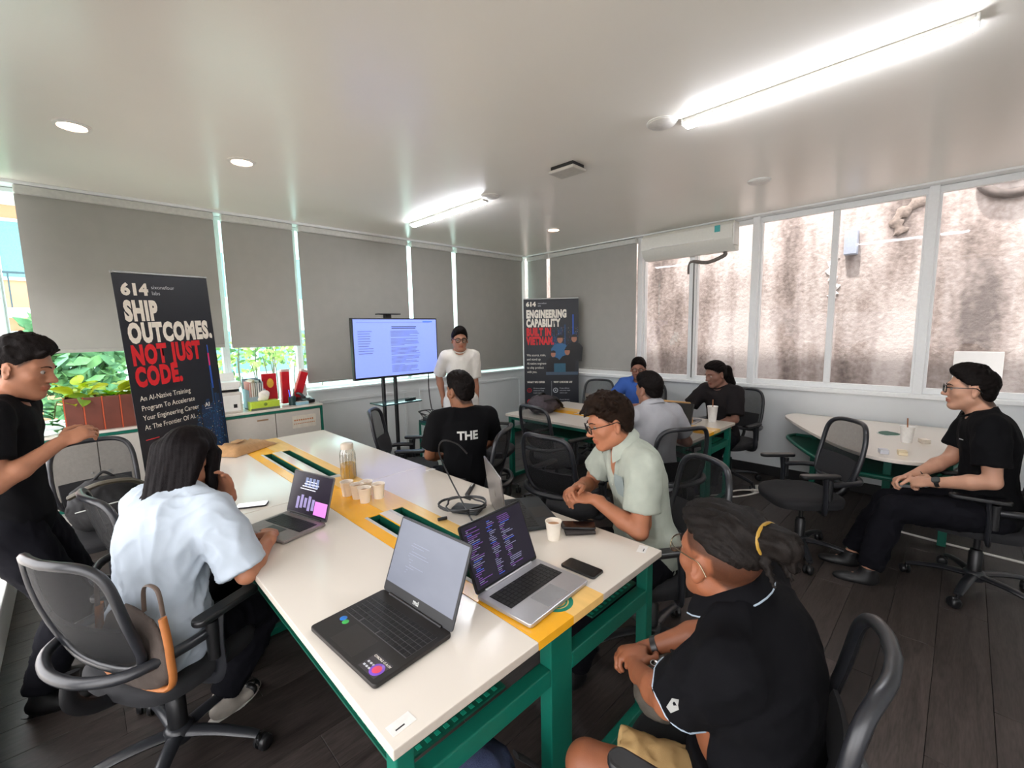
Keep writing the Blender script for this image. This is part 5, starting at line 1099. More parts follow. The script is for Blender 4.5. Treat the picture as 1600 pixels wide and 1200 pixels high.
def city(sh, x0, x1, z0, z1, seed, n=26):
    rnd = random.Random(seed); b = B()
    for i in range(n):
        x = rnd.uniform(x0, x1); w = rnd.uniform(.012, .035); hh = rnd.uniform(.2, 1.)*(z1-z0)*(.45+.55*(x-x0)/(x1-x0)); b.mi = rnd.choice((0, 0, 1)); b.bx(x-w/2, x+w/2, -.0016-.00002*i, -.0012, z0, z0+hh)
    part('printed_skyline', b, M_city, sh, smooth=False, kind='stuff'); b = B()
    for i in range(n*9):
        x = rnd.uniform(x0, x1); z = rnd.uniform(z0, z0+(z1-z0)*.6); b.mi = rnd.choice((2, 2, 2, 1, 3, 4)); q = rnd.uniform(.0015, .004); b.bx(x-q, x+q, -.0026, -.0023, z, z+q*rnd.uniform(.8, 2.2))
    part('printed_lights', b, M_city, sh, smooth=False, kind='stuff')
def icon(sh, x, z, r, kind, m):
    b = B(); pts = [(x+r*math.cos(a), -.002, z+r*math.sin(a)) for a in np.linspace(0, 2*PI, 20, endpoint=False)]
    if kind == 0: b.tube(pts, r*.12, 4, True); b.tube([(x, -.002, z+r*.5), (x+r*.5, -.002, z), (x, -.002, z-r*.5), (x-r*.5, -.002, z)], r*.1, 4, True)
    elif kind == 1: b.tube([(x-r, -.002, z-r*.3), (x, -.002, z-.1*r), (x+r*.3, -.002, z+r), (x+r*.3, -.002, z-r*.8)], r*.12, 4)
    elif kind == 2: b.tube(pts, r*.2, 4, True); b.ball((x, -.0022, z), (r*.35, .0005, r*.35), None, 8)
    else: b.tube([(x-r*.4, -.002, z+r*.6), (x-r, -.002, z), (x-r*.4, -.002, z-r*.6)], r*.12, 4); b.tube([(x+r*.4, -.002, z+r*.6), (x+r, -.002, z), (x+r*.4, -.002, z-r*.6)], r*.12, 4)
    part('printed_icon', b, m, sh, smooth=False, kind='stuff')
bw_, bh_ = .74, 2.17
_, sh = banner('tall dark banner at the left with big cream and red words, leaning slightly', (.655, 4.53, 0), R_(30), bw_, bh_, R_(-2.6))
x0 = -bw_/2+.045
write(sh, '614', x0, 2.015, .115, M_bw, .006, 1.05); write(sh, 'sixonefour', x0+.215, 2.06, .040, M_bg, 0, 1.05); write(sh, 'labs', x0+.215, 2.015, .040, M_bg, 0, 1.05)
for s, z, m in (('SHIP', 1.83, M_bw), ('OUTCOMES,', 1.665, M_bw), ('NOT JUST', 1.50, M_br), ('CODE.', 1.335, M_br)): write(sh, s, x0, z, .195, m, .012, .56)
for k, s in enumerate(('An AI-Native Training', 'Program To Accelerate', 'Your Engineering Career', 'At The Frontier Of AI.')): write(sh, s, x0+.005, 1.22-.075*k, .056, M_bw, .0, .80)
part('printed_line', B().bx(x0, x0+.1, -.0022, -.0012, .915, .921), M_br, sh, smooth=False)
for k, (a, c) in enumerate((('Foundational product', 'engineering & modern SDLC'), ('AI orchestration &', 'high-velocity development'), ('End-to-end', 'product ownership'), ('Human-led, AI-native', 'real teamwork'), ('Career', 'support'))):
    z = .82-.15*k; icon(sh, x0+.05, z, .036, k % 4, M_br); write(sh, a, x0+.125, z+.008, .036, M_bg, 0, .78); write(sh, c, x0+.125, z-.038, .036, M_bg, 0, .78)
city(sh, .10, bw_/2-.01, .62, 1.42, 3, 34)
b = B(); b.bx(.28, .295, -.0021, -.0012, 1.22, 1.50); b.bx(.284, .291, -.0022, -.0012, 1.5, 1.6); part('printed_tower', b, mat('print_tower', (40, 90, 190), .5), sh, smooth=False, kind='stuff'); part('printed_spire', B().bx(.281, .294, -.0024, -.0012, 1.42, 1.53), mat('print_pink', (230, 40, 110), .5), sh, smooth=False)
write(sh, 'AI', .19, 1.07, .05, M_bw, .001); part('printed_line', B().bx(.19, .26, -.0022, -.0012, 1.05, 1.054), M_bg, sh, smooth=False)
part('printed_arc', B().tube(catmull([(.20, -.002, .60), (.26, -.002, .635), (.33, -.002, .61), (.28, -.002, .59), (.21, -.002, .60)], 5), .003, 4), M_br, sh, smooth=False)
M_ps = mat('print_skin', (176, 120, 96), .5); M_pb = mat('print_blue_shirt', (48, 104, 150), .5); M_pk = mat('print_black_shirt', (14, 15, 20), .5); M_ph = mat('print_hair', (30, 24, 24), .5)
_, sh = banner('smaller dark banner near the room corner with a printed group of people', (5.03, 4.28, 0), R_(-50), .80, 2.13)
x0 = -.36
write(sh, '614', x0, 2.03, .085, M_bw, .005, 1.05); write(sh, 'sixonefour', x0+.17, 2.06, .03, M_bg, 0, 1.); write(sh, 'labs', x0+.17, 2.025, .03, M_bg, 0, 1.)
for s, z, m in (('ENGINEERING', 1.865, M_bw), ('CAPABILITY', 1.735, M_bw), ('BUILT IN', 1.605, M_br), ('VIETNAM.', 1.475, M_br)): write(sh, s, x0, z, .150, m, .010, .56)
for k, s in enumerate(('We source, train,', 'and stand up', 'AI-native engineers', 'to ship product', 'with you.')): write(sh, s, x0, 1.30-.062*k, .048, M_bw, 0, .82)
city(sh, .0, .39, 1.45, 1.9, 8, 20); part('printed_tower', B().bx(.31, .33, -.0021, -.0012, 1.6, 1.9), mat('print_tower', (40, 90, 190), .5), sh, smooth=False)
def pfig(x, z, s, shirt, order):
    y = -.0026-.0004*order; b = B(); M = Matrix(((1, 0, 0, 0), (0, 0, 1, y), (0, 1, 0, 0), (0, 0, 0, 1)))
    body = [(x-.10*s, z-.28*s), (x-.115*s, z-.1*s), (x-.07*s, z-.045*s), (x-.03*s, z-.03*s), (x+.03*s, z-.03*s), (x+.07*s, z-.045*s), (x+.115*s, z-.1*s), (x+.10*s, z-.28*s)]
    b.prism(body, 0, .0002, 0, M); f = part('printed_figure', b, shirt, sh, smooth=False); b = B(); b.prism([(x+.036*s*math.cos(a), z+.02*s+.05*s*math.sin(a)) for a in np.linspace(0, 2*PI, 16, endpoint=False)], -.0003, -.0001, 0, M); part('printed_head', b, M_ps, f, smooth=False)
    b = B(); b.prism([(x+.04*s*math.cos(a), z+.035*s+.042*s*math.sin(a)) for a in np.linspace(.1, PI-.1, 10)], -.0006, -.0004, 0, M); part('printed_hair', b, M_ph, f, smooth=False)
pfig(.13, 1.52, 1.15, M_pb, 0); pfig(.335, 1.53, 1.1, M_pk, 1); pfig(.03, 1.31, .95, M_pk, 2); pfig(.235, 1.34, 1.05, M_pk, 3)
part('printed_laptop', B().bx(.04, .21, -.0052, -.0048, 1.06, 1.19), mat('print_teal', (40, 92, 116), .5), sh, smooth=False); part('printed_desk', B().bx(-.08, .39, -.0050, -.0046, 1.02, 1.065), mat('print_desk', (66, 84, 104), .5), sh, smooth=False)
write(sh, 'WHAT WE OFFER', x0, .90, .038, M_bw, .0012, .85); write(sh, 'WHY CHOOSE US?', .03, .90, .038, M_bw, .0012, .85)
part('printed_line', B().bx(0, .003, -.0022, -.0012, .2, .93), M_bg, sh, smooth=False)
for k in range(3):
    z = .79-.17*k; icon(sh, x0+.03, z, .03, (0, 2, 1)[k], M_br); icon(sh, .06, z, .032, 2, M_bg)
    for j, (a, c) in enumerate((('AI-native engineers', 'Proven delivery'), ('trained and ready', 'with senior leads'), ('to join your team', 'close to you'))): write(sh, a, x0+.09, z+.022-.034*j, .028, M_bg, 0, .8); write(sh, c, .12, z+.022-.034*j, .028, M_bg, 0, .8)

# ------------------------------------------------------------------ television on its stand
t = thing('television', 'large flat television on a black pole stand showing a document page', 'television', (2.53, 4.56, 0))
part('base', B().bx(-.42, .42, -.03, .03, .04, .08, .01), M_black, t)
for x in (-.42, .42): part('base', B().bx(x-.03, x+.03, -.28, .28, .04, .08, .01), M_black, t)
for x in (-.42, .42):
    for y in (-.25, .25): part('caster', B().ball((x, y, .025), (.018, .025, .025)), M_black, t)
for x in (-.075, .075): part('pole', B().tube([(x, 0, .06), (x, 0, 1.75)], .022, 10), M_black, t)
part('bracket', B().bx(-.2, .2, -.06, .0, 1.35, 1.65, .01), M_black, t); part('shelf', B().bx(-.24, .26, -.26, .03, .905, .92, .006), mat('smoked_glass', (40, 66, 70), .08), t)
part('camera_shelf', B().bx(-.13, .13, -.10, .0, 1.885, 1.895, .003), M_black, t); part('camera_mount', B().bx(-.035, .035, -.06, 0., 1.8, 1.885, .004), M_black, t)
scr = part('screen_housing', B().bx(-.46, .60, -.115, -.06, 1.19, 1.845, .006), M_black, t); M_scr = mat('screen_page', (128, 148, 230), .2, emit=.42, var=.02)
pg = part('screen', B().bx(-.445, .585, -.1165, -.1155, 1.215, 1.83), M_scr, scr, smooth=False); M_tx = mat('screen_text', (60, 66, 130), .3, emit=.5); M_tb = mat('screen_blue', (50, 90, 220), .3, emit=.7)
rnd = random.Random(11); b = B()
for k in range(34): 
    if k % 7 == 5: continue
    b.bx(-.02, .13+.2*rnd.random() if k % 4 == 3 else .30+.05*rnd.random(), -.1172, -.1166, 1.70-.0140*k, 1.7045-.0140*k)
part('screen_paragraphs', b, M_tx, pg, smooth=False, kind='stuff'); b = B()
for k in range(10): b.bx(-.40, -.40+.10+.07*rnd.random(), -.1172, -.1166, 1.70-.026*k, 1.7055-.026*k)
b.bx(-.41, .5, -.1172, -.1166, 1.795, 1.798); part('screen_contents_list', b, M_tx, pg, smooth=False, kind='stuff')
b = B(); b.bx(-.005, .30, -.1172, -.1166, 1.728, 1.737); b.bx(-.005, .31, -.1172, -.1166, 1.745, 1.754); part('screen_heading', b, mat('screen_ink', (30, 34, 70), .3, emit=.15), pg, smooth=False, kind='stuff')
part('screen_button', B().bx(.40, .53, -.1172, -.1166, 1.80, 1.812), M_tb, pg, smooth=False)
t2 = thing('remote_control', 'black remote control lying on the shelf of the television stand', 'remote', (2.72, 4.44, .92), .2); part('body', B().bx(-.07, .07, -.02, .02, 0, .018, .006), M_black, t2); part('button', B().lathe([(.007, 0), (.006, .003)], 10, (.03, 0, .017)), M_steel, t2)
# cart with devices
c = thing('side_cabinet', 'small white cabinet with green edges beside the television', 'cabinet', (3.0, 4.25, 0)); 
part('carcass', B().bx(.02, .40, .02, .46, .05, .57), mat('cabinet_pale', (212, 218, 216), .5), c); part('top', B().bx(0, .42, 0, .48, .57, .60, .003), mat('cart_top', (30, 70, 74), .25), c)
for x in (0, .40): 
    for y in (0, .46): part('post', B().bx(x, x+.02, y, y+.02, 0, .57), M_green, c)
part('top_rail', B().bx(.02, .40, -.002, .02, .545, .57), M_green, c); part('bottom_rail', B().bx(.02, .40, 0, .02, .05, .075), M_green, c); part('top_rail', B().bx(-.002, .02, .02, .46, .545, .57), M_green, c)
t = thing('media_player', 'flat silver and black box on the small white cabinet', 'player', (3.2, 4.40, .60), .1); part('case', B().bx(-.17, .17, -.1, .1, 0, .05, .006), mat('silver_box', (160, 166, 172), .3, .6), t); part('front_strip', B().bx(-.165, .165, -.102, -.099, .008, .04), M_black, t)
t = thing('network_switch', 'small black box with cables on the small white cabinet', 'router', (3.14, 4.60, .60), -.2); part('case', B().bx(-.12, .12, -.07, .07, 0, .04, .005), M_black, t)
for k in range(3): part('cable', B().tube(catmull([(-.1+.06*k, .06, .02), (-.14, .10+.03*k, .09), (-.05+.05*k, .13, .10), (.02, .09, .045)], 6), .005, 6), M_black, t)
def cable(label, pts, r, m, n=8): 
    b = B(); b.tube(catmull(pts, n), r, 6); return tag(link('cable', b.mesh('cable', m)), label, 'cable')
cable('thin black cable hanging from the television to the small cabinet', [(3.02, 4.50, 1.2), (3.03, 4.52, 1.0), (3.08, 4.56, .78), (3.12, 4.56, .66), (3.14, 4.58, .645)], .006, M_black)
cable('black cable looping down beside the small white cabinet', [(3.02, 4.40, .62), (2.96, 4.36, .5), (2.93, 4.33, .3), (2.97, 4.27, .22), (3.06, 4.23, .36), (3.10, 4.235, .5)], .005, M_black)

# ------------------------------------------------------------------ laptops
M_key = mat('key_black', (16, 16, 18), .45); M_alum = mat('laptop_silver', (186, 186, 190), .32, .7, var=.02); M_lapk = mat('laptop_black', (30, 27, 26), .45); M_gold = mat('laptop_gold', (214, 178, 128), .35, .5); M_grey = mat('laptop_grey', (120, 120, 122), .4, .4)
def laptop(label, x, y, rz, w, d, lid, deck_m, lid_m, scr_m, rows=6, cols=14, z=.75, keys=True, bez=.008, chin=.012, kb=None, numpad=False):
    t = thing('laptop', label, 'laptop', (x, y, z), rz, 'open laptops on the desks')
    b = B(); b.prism(rrect(w, d, .012), .003, .017, .003); base = part('base', b, deck_m, t)
    kw, kd = w*(.86 if not numpad else .9), d*.42; ky = d*.13
    dk = part('keyboard_deck', B().bx(-kw/2, kw/2, ky-kd/2, ky+kd/2, .0166, .0176), kb or M_key, base, smooth=False)
    cw, chh = kw/cols, kd/rows; b = B(); b.bx(-cw/2+.0011, cw/2-.0011, -chh/2+.0011, chh/2-.0011, 0, .0016, .0005, 1); km = b.mesh('key', M_key, False)
    if keys:
        for i in range(rows):
            j = 0
            while j < cols:
                n = 5 if (i == 0 and j == 4) else 1; o = link('key', km, dk, (-kw/2+cw*(j+n/2), ky-kd/2+chh*(i+.5), .0176)); o.scale.x = n*1.0; j += n
    else:
        b = B()
        for i in range(rows):
            for j in range(cols): b.bx(-kw/2+cw*j+.001, -kw/2+cw*(j+1)-.001, ky-kd/2+chh*i+.001, ky-kd/2+chh*(i+1)-.001, .0176, .0190)
        part('keys', b, M_key, dk, smooth=False, kind='stuff')
    tx = -.05*w if numpad else 0
    part('touchpad', B().bx(tx-w*.17, tx+w*.17, -d*.44, -d*.12, .0169, .0174), mat('pad_'+deck_m.name, tuple(int(255*min(1, v)) for v in (.55, .55, .56)) if deck_m is M_alum else (38, 35, 34), .35), base, smooth=False)
    part('hinge', B().tube([(-w*.38, d/2-.004, .017), (w*.38, d/2-.004, .017)], .006, 8), M_black if deck_m is not M_alum else M_alum, base)
    b = B(); M = Matrix(((1, 0, 0, 0), (0, 0, 1, 0), (0, 1, 0, 0), (0, 0, 0, 1))); b.prism(rrect(w, d*.98, .010, 5, 0, d*.49), 0., .007, .002, M)
    me = b.mesh('lid', lid_m); R3 = Matrix.Translation((0, d/2-.003, .017)) @ Matrix.Rotation(R_(90-lid), 4, 'X'); me.transform(R3); lo = link('lid', me, t)
    b = B(); b.prism(rrect(w-.006, d*.98-.006, .008, 5, 0, d*.49), -.0008, .0005, 0, M); me = b.mesh('bezel', M_key); me.transform(R3); bz = link('bezel', me, lo)
    b = B(); b.bx(-w/2+bez, w/2-bez, -.0014, -.0009, chin, d*.98-bez); me = b.mesh('screen', scr_m, False); me.transform(R3); sc = link('screen', me, bz)
    return t, R3, sc, lo, base
S_off = mat('screen_glare', (52, 54, 62), .22, spec=.8, emit=.15); S_dark = mat('screen_dark', (20, 16, 28), .18, emit=.5); S_black = mat('screen_black', (10, 10, 13), .15)
def on_screen(sc, R3, items):
    for nm, boxes, m in items:
        b = B()
        for (x0, x1, z0, z1) in boxes: b.bx(x0, x1, -.0020, -.0015, z0, z1)
        me = b.mesh(nm, m, False); me.transform(R3); link(nm, me, sc, kind='stuff' if len(boxes) > 1 else None)
# near laptop, dark with a washed out screen
S_msi = bpy.data.materials.new('washed_screen'); S_msi.use_nodes = True
_p = S_msi.node_tree.nodes['Principled BSDF']; _p.inputs['Base Color'].default_value = (.05, .055, .07, 1); _p.inputs['Roughness'].default_value = .35
_tc = S_msi.node_tree.nodes.new('ShaderNodeTexNoise'); _tc.inputs['Scale'].default_value = 3; _cr = S_msi.node_tree.nodes.new('ShaderNodeValToRGB'); _cr.color_ramp.elements[0].color = (*lin((140, 146, 166)), 1); _cr.color_ramp.elements[1].color = (*lin((168, 174, 192)), 1)
S_msi.node_tree.links.new(_tc.outputs[0], _cr.inputs[0]); S_msi.node_tree.links.new(_cr.outputs[0], _p.inputs['Emission Color']); _p.inputs['Emission Strength'].default_value = .22
t, R3, sc, lo, base = laptop('large black laptop nearest the camera with a washed out grey screen', .597, 1.215, R_(-86), .372, .268, 112, M_lapk, mat('lid_charcoal', (44, 46, 50), .45), S_msi, 6, 17, chin=.036, numpad=True, kb=mat('deck_dark', (84, 82, 84), .5))
me = text_mesh('msi', .022, M_steel, .0006, 1., 'CENTER'); me.transform(R3 @ Matrix.Translation((0, -.0016, .013)) @ Matrix.Rotation(PI/2, 4, 'X')); link('lettering', me, sc)
b = B(); rnd = random.Random(4)
me = None; on_screen(sc, R3, [('screen_text', [(-.10+.02*rnd.random(), -.10+.12*rnd.random(), .09+.009*k, .0915+.009*k) for k in range(12)], mat('faint_text', (112, 117, 134), .4, emit=.2))])
st = mat('sticker_dark', (58, 54, 58), .4); part('spec_sticker', B().bx(.085, .165, -.122, -.062, .0170, .0176), st, base, smooth=False)
part('sticker_disc', B().lathe([(.022, .0176), (.021, .0180)], 24, (.142, -.098, 0)), mat('sticker_violet', (120, 76, 190), .4), base); part('sticker_core', B().lathe([(.014, .0181), (.013, .0184)], 20, (.142, -.098, 0)), mat('sticker_red', (214, 70, 96), .4), base)
b = B()
for k in range(3):
    for j in range(2): b.bx(.092+.012*k, .100+.012*k, -.112+.014*j, -.106+.014*j, .0177, .0180)
part('sticker_print', b, M_bg, base, smooth=False, kind='stuff'); link('lettering', text_mesh('CYBORG 15 A13V', .010, M_bw, .0002), base, (.088, -.074, .0179))
for x, y, r, cc in ((-.140, -.045, .012, (40, 110, 190)), (-.118, -.050, .011, (60, 170, 80))): part('round_sticker', B().lathe([(r, .0170), (r*.9, .0178)], 18, (x, y, 0)), mat('sticker_%d_%d_%d' % cc, cc, .4), base)
# silver laptop with code
t, R3, sc, lo, base = laptop('silver laptop with dark code on its screen on the yellow strip', 1.095, 1.022, R_(3.5), .334, .245, 112, M_alum, mat('lid_dark', (30, 30, 33), .3), S_dark, 6, 14)
rnd = random.Random(6); L1, L2, L3 = [], [], []
for col, x0 in enumerate((-.15, -.045, .02)):
    for k in range(30):
        w = rnd.uniform(.015, .075 if col != 1 else .045); z = .215-.0066*k; (L1 if rnd.random() < .5 else L2 if rnd.random() < .6 else L3).append((x0+.008*rnd.randrange(2), x0+w, z, z+.0026))
on_screen(sc, R3, [('code_lines', L1, mat('code_grey', (96, 96, 120), .4, emit=.5)), ('code_lines', L2, mat('code_violet', (84, 54, 110), .4, emit=.5)), ('code_lines', L3, mat('code_blue', (50, 70, 150), .4, emit=.5))])
# laptop of the woman in white
t, R3, sc, lo, base = laptop('grey laptop with a dark page and pink picture in front of the woman', .655, 2.255, R_(-75), .318, .222, 108, mat('laptop_warm_grey', (140, 132, 130), .4, .4), mat('lid_warm', (110, 104, 104), .4, .4), mat('screen_page_dark', (26, 20, 32), .2, emit=.5), 6, 14, keys=False)
on_screen(sc, R3, [('screen_photo', [(.055, .148, .02, .085)], mat('screen_pink', (214, 120, 214), .3, emit=.4)), ('screen_buildings', [(-.09+.03*k, -.07+.03*k, .03+.006*(k % 3), .09+.012*(k % 2)) for k in range(5)], mat('screen_lilac', (120, 110, 150), .3, emit=.6)), ('screen_rows', [(-.08+.012*(k % 4), .04+.01*(k % 3), .13+.013*k, .134+.013*k) for k in range(4)], mat('screen_pale', (200, 200, 215), .3, emit=.6)), ('screen_tiles', [(-.05+.028*k, -.03+.028*k, .145, .19) for k in range(4)], mat('screen_slate', (90, 100, 130), .3, emit=.6))])
# laptop of the young man: seen from behind its lid
t, R3, sc, lo, base = laptop('dark grey laptop seen from behind its lid in front of the young man', 1.555, 1.51, R_(60), .385, .265, 97, mat('laptop_slate', (44, 50, 54), .4, .3), mat('lid_steel', (142, 138, 136), .28, .7), S_black, 6, 15, numpad=True)
b = B(); b.bx(-.022, -.016, .0070, .0076, .105, .135); b.bx(-.006, .0, .0070, .0076, .100, .135); b.bx(.006, .012, .0070, .0076, .105, .135); me = b.mesh('lid_emblem', M_chrome, False); me.transform(R3); link('lid_emblem', me, lo, kind='stuff')
laptop('black laptop in front of the man in grey', 3.80, 1.86, R_(-84), .35, .235, 112, M_lapk, M_lapk, S_black, keys=False)
laptop('gold laptop lid in front of the person with the ponytail', 4.29, 1.95, R_(92), .33, .23, 110, M_alum, M_gold, S_black, keys=False)
laptop('pale grey laptop in front of the man in blue', 4.30, 2.86, R_(100), .32, .22, 110, M_alum, M_grey, S_black, keys=False)

# ------------------------------------------------------------------ small things on the desks
M_cup = mat('paper_cup', (240, 232, 218), .55, var=.02); M_tea = mat('pale_tea', (196, 150, 84), .2); M_coffee = mat('milk_coffee', (176, 128, 88), .3)
cups = [(1.058, 2.458, 'left most of the five paper cups by the tea jar'), (1.078, 2.372, 'paper cup just right of the left most one by the tea jar'), (1.080, 2.283, 'paper cup standing in front of the other four'), (1.165, 2.286, 'right most of the five paper cups by the tea jar'), (1.135, 2.375, 'paper cup at the back of the cluster by the tea jar'), (1.456, 1.235, 'paper cup of milk coffee in front of the young man')]
c0 = None
for x, y, lab in cups:
    if c0 is None:
        c0 = thing('paper_cup', 'x', 'cup', (x, y, .75)); part('wall', B().lathe([(.026, .0), (.0265, .004), (.036, .082), (.0375, .083), (.0375, .085), (.0345, .084), (.025, .006)], 24, cap=False), M_cup, c0); part('bottom', B().lathe([(.0255, .003), (.001, .0035)], 20, cap=False), M_cup, c0); o = c0
        part('drink', B().lathe([(.0325, .062), (.0325, .066), (.001, .0662)], 20), M_coffee, c0)
    else: o = copy_tree(c0); o.location = (x, y, .75)
    o['label'] = lab; o['group'] = 'paper cups on the long desk'
t = thing('tea_jar', 'clear glass jar half full of pale yellow tea on the long desk', 'jar', (1.205, 2.76, .75)); G = glass_mat('jar_glass', (240, 240, 236), .5)
part('glass_body', B().lathe([(.046, 0), (.049, .01), (.049, .165), (.043, .185), (.036, .195), (.036, .21)], 28, cap=False), G, t)
part('tea', B().lathe([(.045, .006), (.0455, .012), (.0455, .098), (.001, .0985)], 24), mat('yellow_tea', (226, 176, 70), .15, alpha=.75), t); part('lid', B().lathe([(.040, .195), (.040, .225), (.034, .232), (.001, .232)], 24), mat('jar_lid', (222, 208, 190), .35, alpha=.85), t)
for k in range(10): a = 2*PI*k/10; part('rib', B().tube([(.049*math.cos(a), .049*math.sin(a), .012), (.049*math.cos(a), .049*math.sin(a), .16)], .0022, 5), G, t)
def phone(label, x, y, rz, m=M_black, scr=S_black, z=.75, w=.074, l=.155):
    t = thing('smartphone', label, 'phone', (x, y, z), rz, 'phones on the desks'); b = B(); b.prism(rrect(w, l, .011), 0, .009, .002); part('body', b, m, t); b = B(); b.prism(rrect(w-.006, l-.006, .009), .009, .0094); part('screen', b, scr, t); return t
phone('black phone beside the silver laptop on the long desk', 1.335, .99, R_(3)); phone('phone with a bright screen on the desk beyond the woman', .625, 2.70, R_(62), M_black, mat('bright_screen', (236, 236, 240), .1, emit=.3))
phone('black phone on top of a dark wallet under the young man\'s hands', 1.60, 1.205, R_(40), z=.771)
t = thing('wallet', 'dark wallet under a phone before the young man', 'wallet', (1.60, 1.205, .75), R_(48)); part('cover', B().bx(-.05, .05, -.07, .07, 0, .02, .007), mat('wallet_leather', (40, 34, 32), .6, bump=.4), t); part('fold', B().tube([(-.048, -.068, .01), (-.048, .068, .01)], .0095, 8), mat('wallet_leather', (40, 34, 32)), t)
# charger with its coiled lead
t = thing('laptop_charger', 'black laptop charger with a coiled lead on the long desk', 'charger', (1.385, 1.76, .75), R_(28)); part('brick', B().bx(-.045, .045, -.075, .075, 0, .03, .01), mat('charger_body', (44, 50, 56), .5), t)
pts = []; rnd = random.Random(3)
for k in range(46): a = k*.52; r = .085+.022*math.sin(k*1.3); pts.append((r*1.1*math.cos(a), r*1.25*math.sin(a)+.02, .012+.022*abs(math.sin(k*.37))+.014))
part('lead', B().tube(catmull(pts, 3), .0042, 6), M_black, t); part('plug', B().tube([(-.12, .06, .01), (-.155, .09, .012)], .009, 8), M_black, t)
cable('black lead rising in a loop above the young man\'s laptop', [(1.31, 1.63, .765), (1.37, 1.78, .80), (1.40, 1.93, .90), (1.39, 2.0, 1.02), (1.395, 1.97, 1.09), (1.42, 1.88, 1.085), (1.435, 1.81, 1.04)], .0045, M_black)
t = thing('pen_case', 'thin black bar lying on the long desk behind the open lid', 'case', (1.585, 1.98, .75), R_(38)); part('body', B().bx(-.09, .09, -.012, .012, 0, .018, .006), M_black, t); part('clip', B().bx(.03, .08, -.004, .004, .018, .021), M_steel, t)
# crumpled paper bag
rs = np.random.RandomState(5); b = B(); nx, ny = 16, 10; M_kraft = mat('kraft_paper', (176, 136, 92), .75, var=.1, bump=.5, bscale=90)
hts = rs.rand(nx+1, ny+1)
def bagtop(u, v):
    i, j = int(u*nx+.5), int(v*ny+.5); e = min(u, 1-u, v, 1-v); h = .075*min(1, e*7)*(1-.45*u)+.016*(hts[i, j]-.5)*min(1, e*9); return Vector(((u-.5)*.46+.014*(hts[j % nx, i % ny]-.5), (v-.5)*.30+.012*(hts[i, j]-.5), max(.004, h)))
b.grid(bagtop, nx, ny); b.grid(lambda u, v: Vector(((u-.5)*.44, (v-.5)*.28, .001)), nx, ny, True)
t = thing('paper_bag', 'crumpled brown paper bag lying at the far end of the long desk', 'paper bag', (.93, 4.13, .75), R_(33)); part('bag', b, M_kraft, t); part('flap', B().box((-.03, .02, .078), (.12, .06, .004), .001, Euler((.1, .05, .3)).to_matrix()), M_kraft, t)
# drinks with straws
def tumbler(label, x, y, h, r, z=.75, straw=(150, 96, 60)):
    t = thing('takeaway_cup', label, 'cup', (x, y, z), 0, 'takeaway cups with straws'); part('wall', B().lathe([(r*.72, 0), (r*.73, .004), (r, h), (r*1.05, h+.002), (r*1.05, h+.007), (r*.94, h+.005), (r*.7, .006)], 24, cap=False), mat('cup_white', (238, 236, 232), .4), t); part('lid', B().lathe([(r*.95, h-.004), (.001, h-.002)], 20), M_white, t)
    part('straw', B().tube([(.004, 0, h-.03), (.012, .004, h+.07)], .0045, 8), mat('straw_brown', straw, .5), t); return t
tumbler('white takeaway cup with a straw on the corner of the back desk', 4.43, 1.70, .15, .048); tumbler('white takeaway cup with a dark straw on the rounded side table', 4.60, .27, .12, .045, straw=(70, 44, 34))
for x, y, rz, cc, lab in ((4.10, .36, .3, (206, 208, 216), 'small grey box on the rounded side table, nearest the empty chair'), (4.14, .26, .2, (226, 210, 176), 'small cream box on the rounded side table'), (4.66, .17, .5, (224, 214, 200), 'tiny pale packet beside the takeaway cup on the rounded table')):
    t = thing('small_box', lab, 'box', (x, y, .75), rz, 'small boxes on the rounded table'); part('carton', B().bx(-.034, .034, -.026, .026, 0, .022, .004), mat('box_%d_%d_%d' % cc, cc, .5), t); part('lid', B().bx(-.035, .035, -.027, .027, .0225, .03, .004), mat('box_%d_%d_%d' % cc, cc, .5), t)
t = thing('blue_box', 'small blue box on the back desk in front of the man in blue', 'box', (4.30, 2.50, .75), .4); part('carton', B().bx(-.05, .05, -.03, .03, 0, .05, .004), mat('box_blue', (40, 84, 180), .5), t); part('lid', B().bx(-.052, .052, -.032, .032, .05, .06, .004), mat('box_lightblue', (110, 150, 214), .5), t)
# ------------------------------------------------------------------ bags
def soft(parts_, h=.012, k=.03, amp=.004, seed=1, cutz=None):
    lo = np.min([Field.bbox(None, p, .06)[0] for p in parts_], axis=0); hi = np.max([Field.bbox(None, p, .06)[1] for p in parts_], axis=0); f = Field(lo, hi, h)
    for p in parts_: f.add(p, k)
    if cutz is not None: f.cut(V3(0, 0, cutz), V3(0, 0, -1))
    V, Q = f.surface(); V, Q = main_piece(V, Q); N = vnormals(V, Q); return V+N*(folds(V, amp, 38, seed)+folds(V, amp*.5, 90, seed+1))[:, None], Q
I3 = (V3(1, 0, 0), V3(0, 1, 0), V3(0, 0, 1))
def bag(name, label, loc, rz, shapes, m, cutz=0., cat='bag', seed=1, amp=.005):
    V, Q = soft(shapes, amp=amp, seed=seed, cutz=cutz); t = thing(name, label, cat, loc, rz); build('body', V, Q, [m], t); return t
M_bag = mat('bag_black', (24, 23, 25), .75, var=.15, bump=.4, bscale=500); M_bagp = mat('bag_plum', (62, 54, 60), .75, var=.15, bump=.4, bscale=500); M_bagg = mat('bag_olive', (66, 60, 52), .8, var=.12, bump=.4, bscale=500); M_bagb = mat('bag_blue', (44, 54, 84), .8, var=.12, bump=.4, bscale=500)
